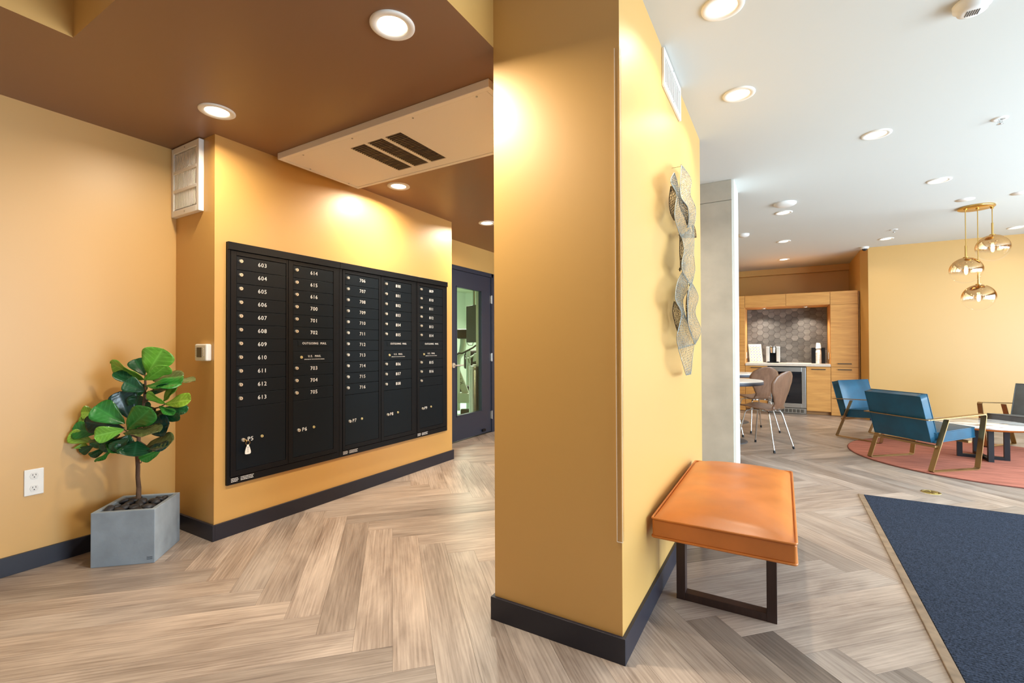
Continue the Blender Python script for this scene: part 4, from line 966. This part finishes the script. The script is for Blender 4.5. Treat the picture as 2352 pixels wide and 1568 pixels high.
for r in range(6):
    for c in range(4):
        u, v = (c+.5)/4*.9+.05, (r+.5)/6*.9+.05; p = c4[0].lerp(c4[1], u).lerp(c4[3].lerp(c4[2], u), v)
        q = MB().cyl(p, p+nrm*.008, .0215, .0185, 14).build('pod', M_white, t)
        s = MB(); ex = (c4[1]-c4[0]).normalized(); ez = (c4[3]-c4[0]).normalized(); pc_ = p+nrm*.0084
        s.add([pc_+ex*-.008+ez*-.006, pc_+ex*.007+ez*-.007, pc_+ex*.004+ez*.004, pc_+ex*-.003+ez*.002], [(0, 1, 2, 3)]).add([pc_+ex*.001+ez*.005, pc_+ex*.008+ez*.005, pc_+ex*.008+ez*.012, pc_+ex*.002+ez*.012], [(0, 1, 2, 3)])
        s.build('printed_mark', M_printb, q)
# organiser and paper cups
a, b_ = kx(990, 955, 9.42), kx(1180, 1172, 9.42)
t = thing('cup_organizer', 'black upright organizer box behind the white paper cups', 'organizer', ((a.x+b_.x)/2, 9.47, CT))
M_ob = mat('black_acrylic', (18, 17, 18), .25)
b = MB(); b.box((a.x, 9.42, CT), (b_.x, 9.425, a.z)); b.box((a.x, 9.56, CT), (b_.x, 9.565, a.z)); b.box((b_.x-.005, 9.425, CT), (b_.x, 9.56, a.z)); b.box((a.x+.04, 9.425, CT), (a.x+.045, 9.56, a.z)); b.box((a.x, 9.425, CT), (a.x+.005, 9.56, a.z)); b.box((a.x, 9.4, CT), (b_.x, 9.565, CT+.008))
b.build('box', M_ob, t, bevel=.001)
c_ = kx(1088, 1160, 9.36); cup_x = c_.x; cup_r = (kx(1138, 1100, 9.36).x-kx(1052, 1100, 9.36).x)/2*.93
M_cup = mat('white_paper_cup', (244, 240, 232), .6); cup0 = None
def cup_at(x, y, z, r, lab, grp):
    t = thing('paper_cup', lab, 'paper cup', (x, y, z), 0, grp)
    MB().lathe([(.0001, .003), (r*.72, .003), (r*.72, 0), (r*.98, .088), (r*1.04, .09), (r*1.04, .094), (r*.97, .094), (r*.71, .006)], n=24).build('shell', M_cup, t, False); return t
zc_top = kx(1088, 945, 9.36).z
for i in range(9):
    if i == 0: cup0 = cup_at(cup_x, 9.36, CT+.095, cup_r, 'white paper cup nested in the stack before the black organizer', 'nested white paper cups')
    else: dup(cup0, (cup_x, 9.36, CT+.095+i*(zc_top-CT-.095)/8), 0, 'white paper cup nested in the stack before the black organizer')
cup0.rotation_euler = (PI, 0, 0)
for o in list(COL.objects):
    if o.name.startswith('paper_cup.'): o.rotation_euler = (PI, 0, 0)
c2 = cup_at(cup_x-.0015, 9.36, zc_top+.068, cup_r*.95, 'smaller white paper cup upside down, topping the cup stack', 'nested white paper cups'); c2.rotation_euler = (PI, 0, 0)

# ------------------------------------------------------------------ dining tables and chairs
def dtable(x, y, r, label, rb):
    t = thing('dining_table', label, 'table', (x, y, 0), 0, 'round dining tables')
    MB().lathe([(.0001, .735), (r-.004, .735), (r, .731), (r, .726)], n=64).build('tabletop', mat('white_laminate', (240, 234, 226), .35) if 'white_laminate' not in bpy.data.materials else bpy.data.materials['white_laminate'], t, False)
    MB().lathe([(r, .726), (r+.002, .724), (r+.002, .690), (r-.01, .686), (.0001, .686)], n=64).build('edge_band', mat('slate_edge', (92, 94, 104), .45) if 'slate_edge' not in bpy.data.materials else bpy.data.materials['slate_edge'], t, False)
    mb_ = bpy.data.materials.get('dark_pedestal') or mat('dark_pedestal', (84, 82, 84), .45, metal=.2)
    MB().cyl((0, 0, .02), (0, 0, .69), .038, n=24).build('pedestal', mb_, t, False)
    MB().lathe([(rb, 0), (rb, .006), (rb*.9, .012), (.05, .03), (.0001, .03)], n=48).build('base', mb_, t, False)
M_seatw = M_walnut
def dchair(x, y, deg, label, sc=1):
    t = thing('dining_chair', label, 'chair', (x, y, 0), math.radians(deg), 'moulded plywood dining chairs')
    # moulded shell: centre line in x-z (forward = +x), width by arc position
    cl_ = spline([(.235, 0, .450), (.20, 0, .462), (.06, 0, .452), (-.10, 0, .438), (-.165, 0, .452), (-.195, 0, .50), (-.212, 0, .58), (-.235, 0, .70), (-.262, 0, .80), (-.285, 0, .872)], 44)
    L_ = [0]
    for i in range(44): L_.append(L_[-1]+(cl_[i+1]-cl_[i]).length)
    T_ = L_[-1]; rows = []
    kn = [(0, .06), (.03, .13), (.10, .18), (.25, .195), (.40, .165), (.50, .112), (.56, .098), (.63, .125), (.74, .178), (.84, .196), (.92, .165), (.97, .105), (.99, .055), (1, .02)]
    def wid(s):
        for (a, va), (b, vb) in zip(kn, kn[1:]):
            if s <= b: f = (s-a)/(b-a); f = f*f*(3-2*f)*.5+f*.5; return va+(vb-va)*f
        return kn[-1][1]
    for i, p in enumerate(cl_):
        w = wid(L_[i]/T_); row = []
        for k in range(11):
            q = k/10*2-1; c = .035*(q*q)*w/.19
            row.append((p.x+(c if L_[i]/T_ > .5 else 0), q*w, p.z+(c*.5 if L_[i]/T_ < .42 else 0)))
        rows.append(row)
    o = MB().grid(rows).build('shell', M_seatw, t, False); s_ = o.modifiers.new('ply', 'SOLIDIFY'); s_.thickness = .011; s_.offset = 0
    for sx in (1, -1):
        for sy in (1, -1):
            ex, ey = .215*sx-.01, .19*sy
            l = MB(); l.tube([(0+.02*sx, .02*sy, .422), (.09*sx, .085*sy, .424), (.125*sx, .115*sy, .415), (.14*sx, .128*sy, .385), (ex, ey, .025)], .0085, 10)
            lg = l.build('leg', M_chrome, t, False)
            d = Vector((ex, ey, .025))-Vector((.14*sx, .128*sy, .385)); d.normalize(); e_ = Vector((ex, ey, .025))
            MB().cyl(e_-d*.004, e_+d*.024, .0115, .0125, 12).build('foot_cap', M_blk, lg)
            MB().box((.085*sx-.014, .08*sy-.014, .418), (.085*sx+.014, .08*sy+.014, .44)).build('spacer', M_white, t, False, bevel=.003)
    MB().cyl((0, 0, .412), (0, 0, .434), .05, n=20).build('hub_plate', M_steel, t, False)
    return t
dtable(-.62, 6.15, .42, 'nearer round white dining table, cut off by the concrete column', .25)
dtable(-.72, 7.75, .42, 'farther round white dining table, behind the nearer dining chair', .27)
dchair(-.20, 5.945, 152, 'brown plywood dining chair seen from its side, nearest to the viewer')
dchair(-.33, 7.10, 122, 'brown plywood dining chair showing its broad back, behind the nearer one')
dchair(-.68, 6.62, 285, 'dining chair mostly hidden behind the concrete column')

# ------------------------------------------------------------------ gym machines behind the glass
M_gs = mat('grey_machine_paint', (168, 176, 164), .45); M_gd = mat('dark_machine_plastic', (44, 38, 34), .5)
def gq(x, y, D): return ond(D, 1040+x*.1084, 790+y*.1084)       # lower crop
def gq1(x, y, D): return ond(D, 1040+x*.10204, 640+y*.10204)    # upper crop
rx = Vector((_r.x, _r.y, 0)).normalized(); fy = Vector((-rx.y, rx.x, 0))
def gbox(b, c, w, h, d): 
    M4 = Matrix(((rx.x, fy.x, 0, c.x), (rx.y, fy.y, 0, c.y), (0, 0, 1, c.z), (0, 0, 0, 1))); b.box((-w/2, -d/2, -h/2), (w/2, d/2, h/2), 0, M4)
def down(p): return Vector((p.x, p.y, 0))
# wall screen
c1, c2 = gq1(300, 620, 7.2), gq1(600, 1430, 6.8); t = thing('gym_screen', 'big dark television hanging in the gym behind the door glass', 'television', ((c1.x+c2.x)/2, (c1.y+c2.y)/2, c2.z))
n_ = Vector((c2.x-c1.x, c2.y-c1.y, 0)).normalized(); bk = Vector((-n_.y, n_.x, 0))*.05
v = [Vector((c1.x, c1.y, c2.z)), Vector((c2.x, c2.y, c2.z)), Vector((c2.x, c2.y, c1.z)), Vector((c1.x, c1.y, c1.z))]
MB().add(v+[p+bk for p in v], [(0, 1, 2, 3), (7, 6, 5, 4), (0, 4, 5, 1), (1, 5, 6, 2), (2, 6, 7, 3), (3, 7, 4, 0)]).build('panel', M_gd, t, bevel=.006)
m_ = (v[0]+v[1])/2+bk*.5; MB().cyl((m_.x, m_.y, c1.z-.01), (m_.x, m_.y, GZ), .018, n=12).build('ceiling_pole', M_gs, t)
# stair trainer with lettered side arm
D = 7.6
t = thing('exercise_machine', 'grey exercise machine with slanted lettered arm seen through the door glass', 'exercise machine', down(gq(200, 900, D)))
p0, p1 = gq(60, 520, D), gq(290, 1090, D); ax_ = (p1-p0).normalized(); side = ax_.cross(fy).normalized(); hw = .052
vv = []
for d_ in (0, .09):
    for p, s_ in ((p0, 1), (p0, -1), (p1, -1), (p1, 1)): vv.append(p+side*(hw*s_)+fy*d_)
arm = MB().add(vv, [(0, 1, 2, 3), (7, 6, 5, 4), (0, 4, 5, 1), (1, 5, 6, 2), (2, 6, 7, 3), (3, 7, 4, 0)]).build('slanted_arm', M_gs, t, bevel=.006)
zax = -fy; yax = zax.cross(ax_).normalized()
for k, ch in enumerate('TRIX'):
    p = p0.lerp(p1, .10+.145*k)-fy*.002
    Mx = Matrix(((ax_.x, yax.x, zax.x, p.x), (ax_.y, yax.y, zax.y, p.y), (ax_.z, yax.z, zax.z, p.z), (0, 0, 0, 1)))
    o = lettering(ch, .075, arm, Mx, M_printb, 'lettering', .0005)
    o.matrix_local = Matrix.Translation(Vector((0, 0, 0))) @ Mx
b = MB(); gbox(b, gq(170, 1140, D)+fy*.1, .36, .16, .3); b.build('base_housing', M_gs, t, bevel=.01)
b = MB(); gbox(b, gq(150, 1000, D)+fy*.3, .3, .14, .2); b.build('step', M_gd, t, bevel=.01)
b = MB(); q = gq(270, 1300, D); gbox(b, Vector((q.x, q.y, .06)), .16, .12, .1); b.build('foot', M_gd, t, bevel=.01)
b = MB(); b.tube([gq(90, 470, D), gq(110, 280, D+.1), gq(190, 180, D+.1), gq(220, 0, D+.1), gq1(240, 1330, D+.1)], .055, 12); b.tube([gq(90, 470, D), down(gq(90, 470, D))+Vector((0, 0, .1))], .05, 12); b.build('upright', mat('pale_machine_shroud', (176, 196, 186), .4), t)
b = MB(); gbox(b, gq1(215, 1240, D)+fy*.05, .18, .16, .08); b.build('console', M_gd, t, bevel=.02)
b = MB(); b.tube([gq(60, 240, D-.1), gq(130, 190, D-.1), gq(200, 195, D-.1), gq(290, 150, D-.1), gq(420, 80, D-.1), gq(500, 20, D-.1)], .014, 8); b.build('hand_rail', M_gd, t)
# second trainer farther right
D2 = 8.3
t = thing('exercise_machine', 'dark exercise machine with pale handlebars above the steel bin', 'exercise machine', down(gq(420, 900, D2)))
b = MB(); gbox(b, gq(420, 330, D2)+fy*.2, .34, .34, .2); b.build('shroud', M_gd, t, bevel=.03)
for path in ([(280, 230), (310, 330), (330, 450)], [(270, 310), (340, 300), (460, 230), (560, 170)], [(350, 250), (365, 400)], [(470, 190), (440, 370)], [(480, 220), (470, 360)]):
    MB().tube([gq(*p, D2-.05) for p in path], .016, 8).build('handlebar', M_gs, t)
q = gq(330, 120, D2); MB().tube([q, down(q)], .04, 10).build('upright', M_gs, t)
MB().tube([gq1(310, 1420, D2), gq1(360, 1490, D2), gq1(440, 1490, D2), gq1(460, 1430, D2)], .014, 8).build('bottle_loop', M_gs, t)
# steel bin
Db = 6.35
a, b_ = gq(330, 460, Db), gq(600, 460, Db); rB = (b_-a).length/2*.9; c = (a+b_)/2
t = thing('steel_bin', 'tall brushed steel bin just inside the gym door', 'bin', down(c))
MB().lathe([(rB, .0), (rB, c.z-.06), (rB*.97, c.z-.055), (rB*1.0, c.z-.05), (rB*1.0, c.z-.005), (rB*.96, c.z), (.0001, c.z)], n=40).build('drum', M_steel, t, False)
MB().box((-.03, -.02, c.z), (.03, .02, c.z+.02)).build('wipe', M_white, t, False, bevel=.006)
# inner pale door jamb of the gym side
ga, gb2 = onx(XL-.22, 1099, 800), onx(XL-.22, 1108.5, 800)
struct(MB().box((XL-.26, ga.y, 0), (XL-.13, gb2.y+.05, DZ+.3)).build('trim_3', mat('pale_gym_post', (226, 226, 206), .6)), None)
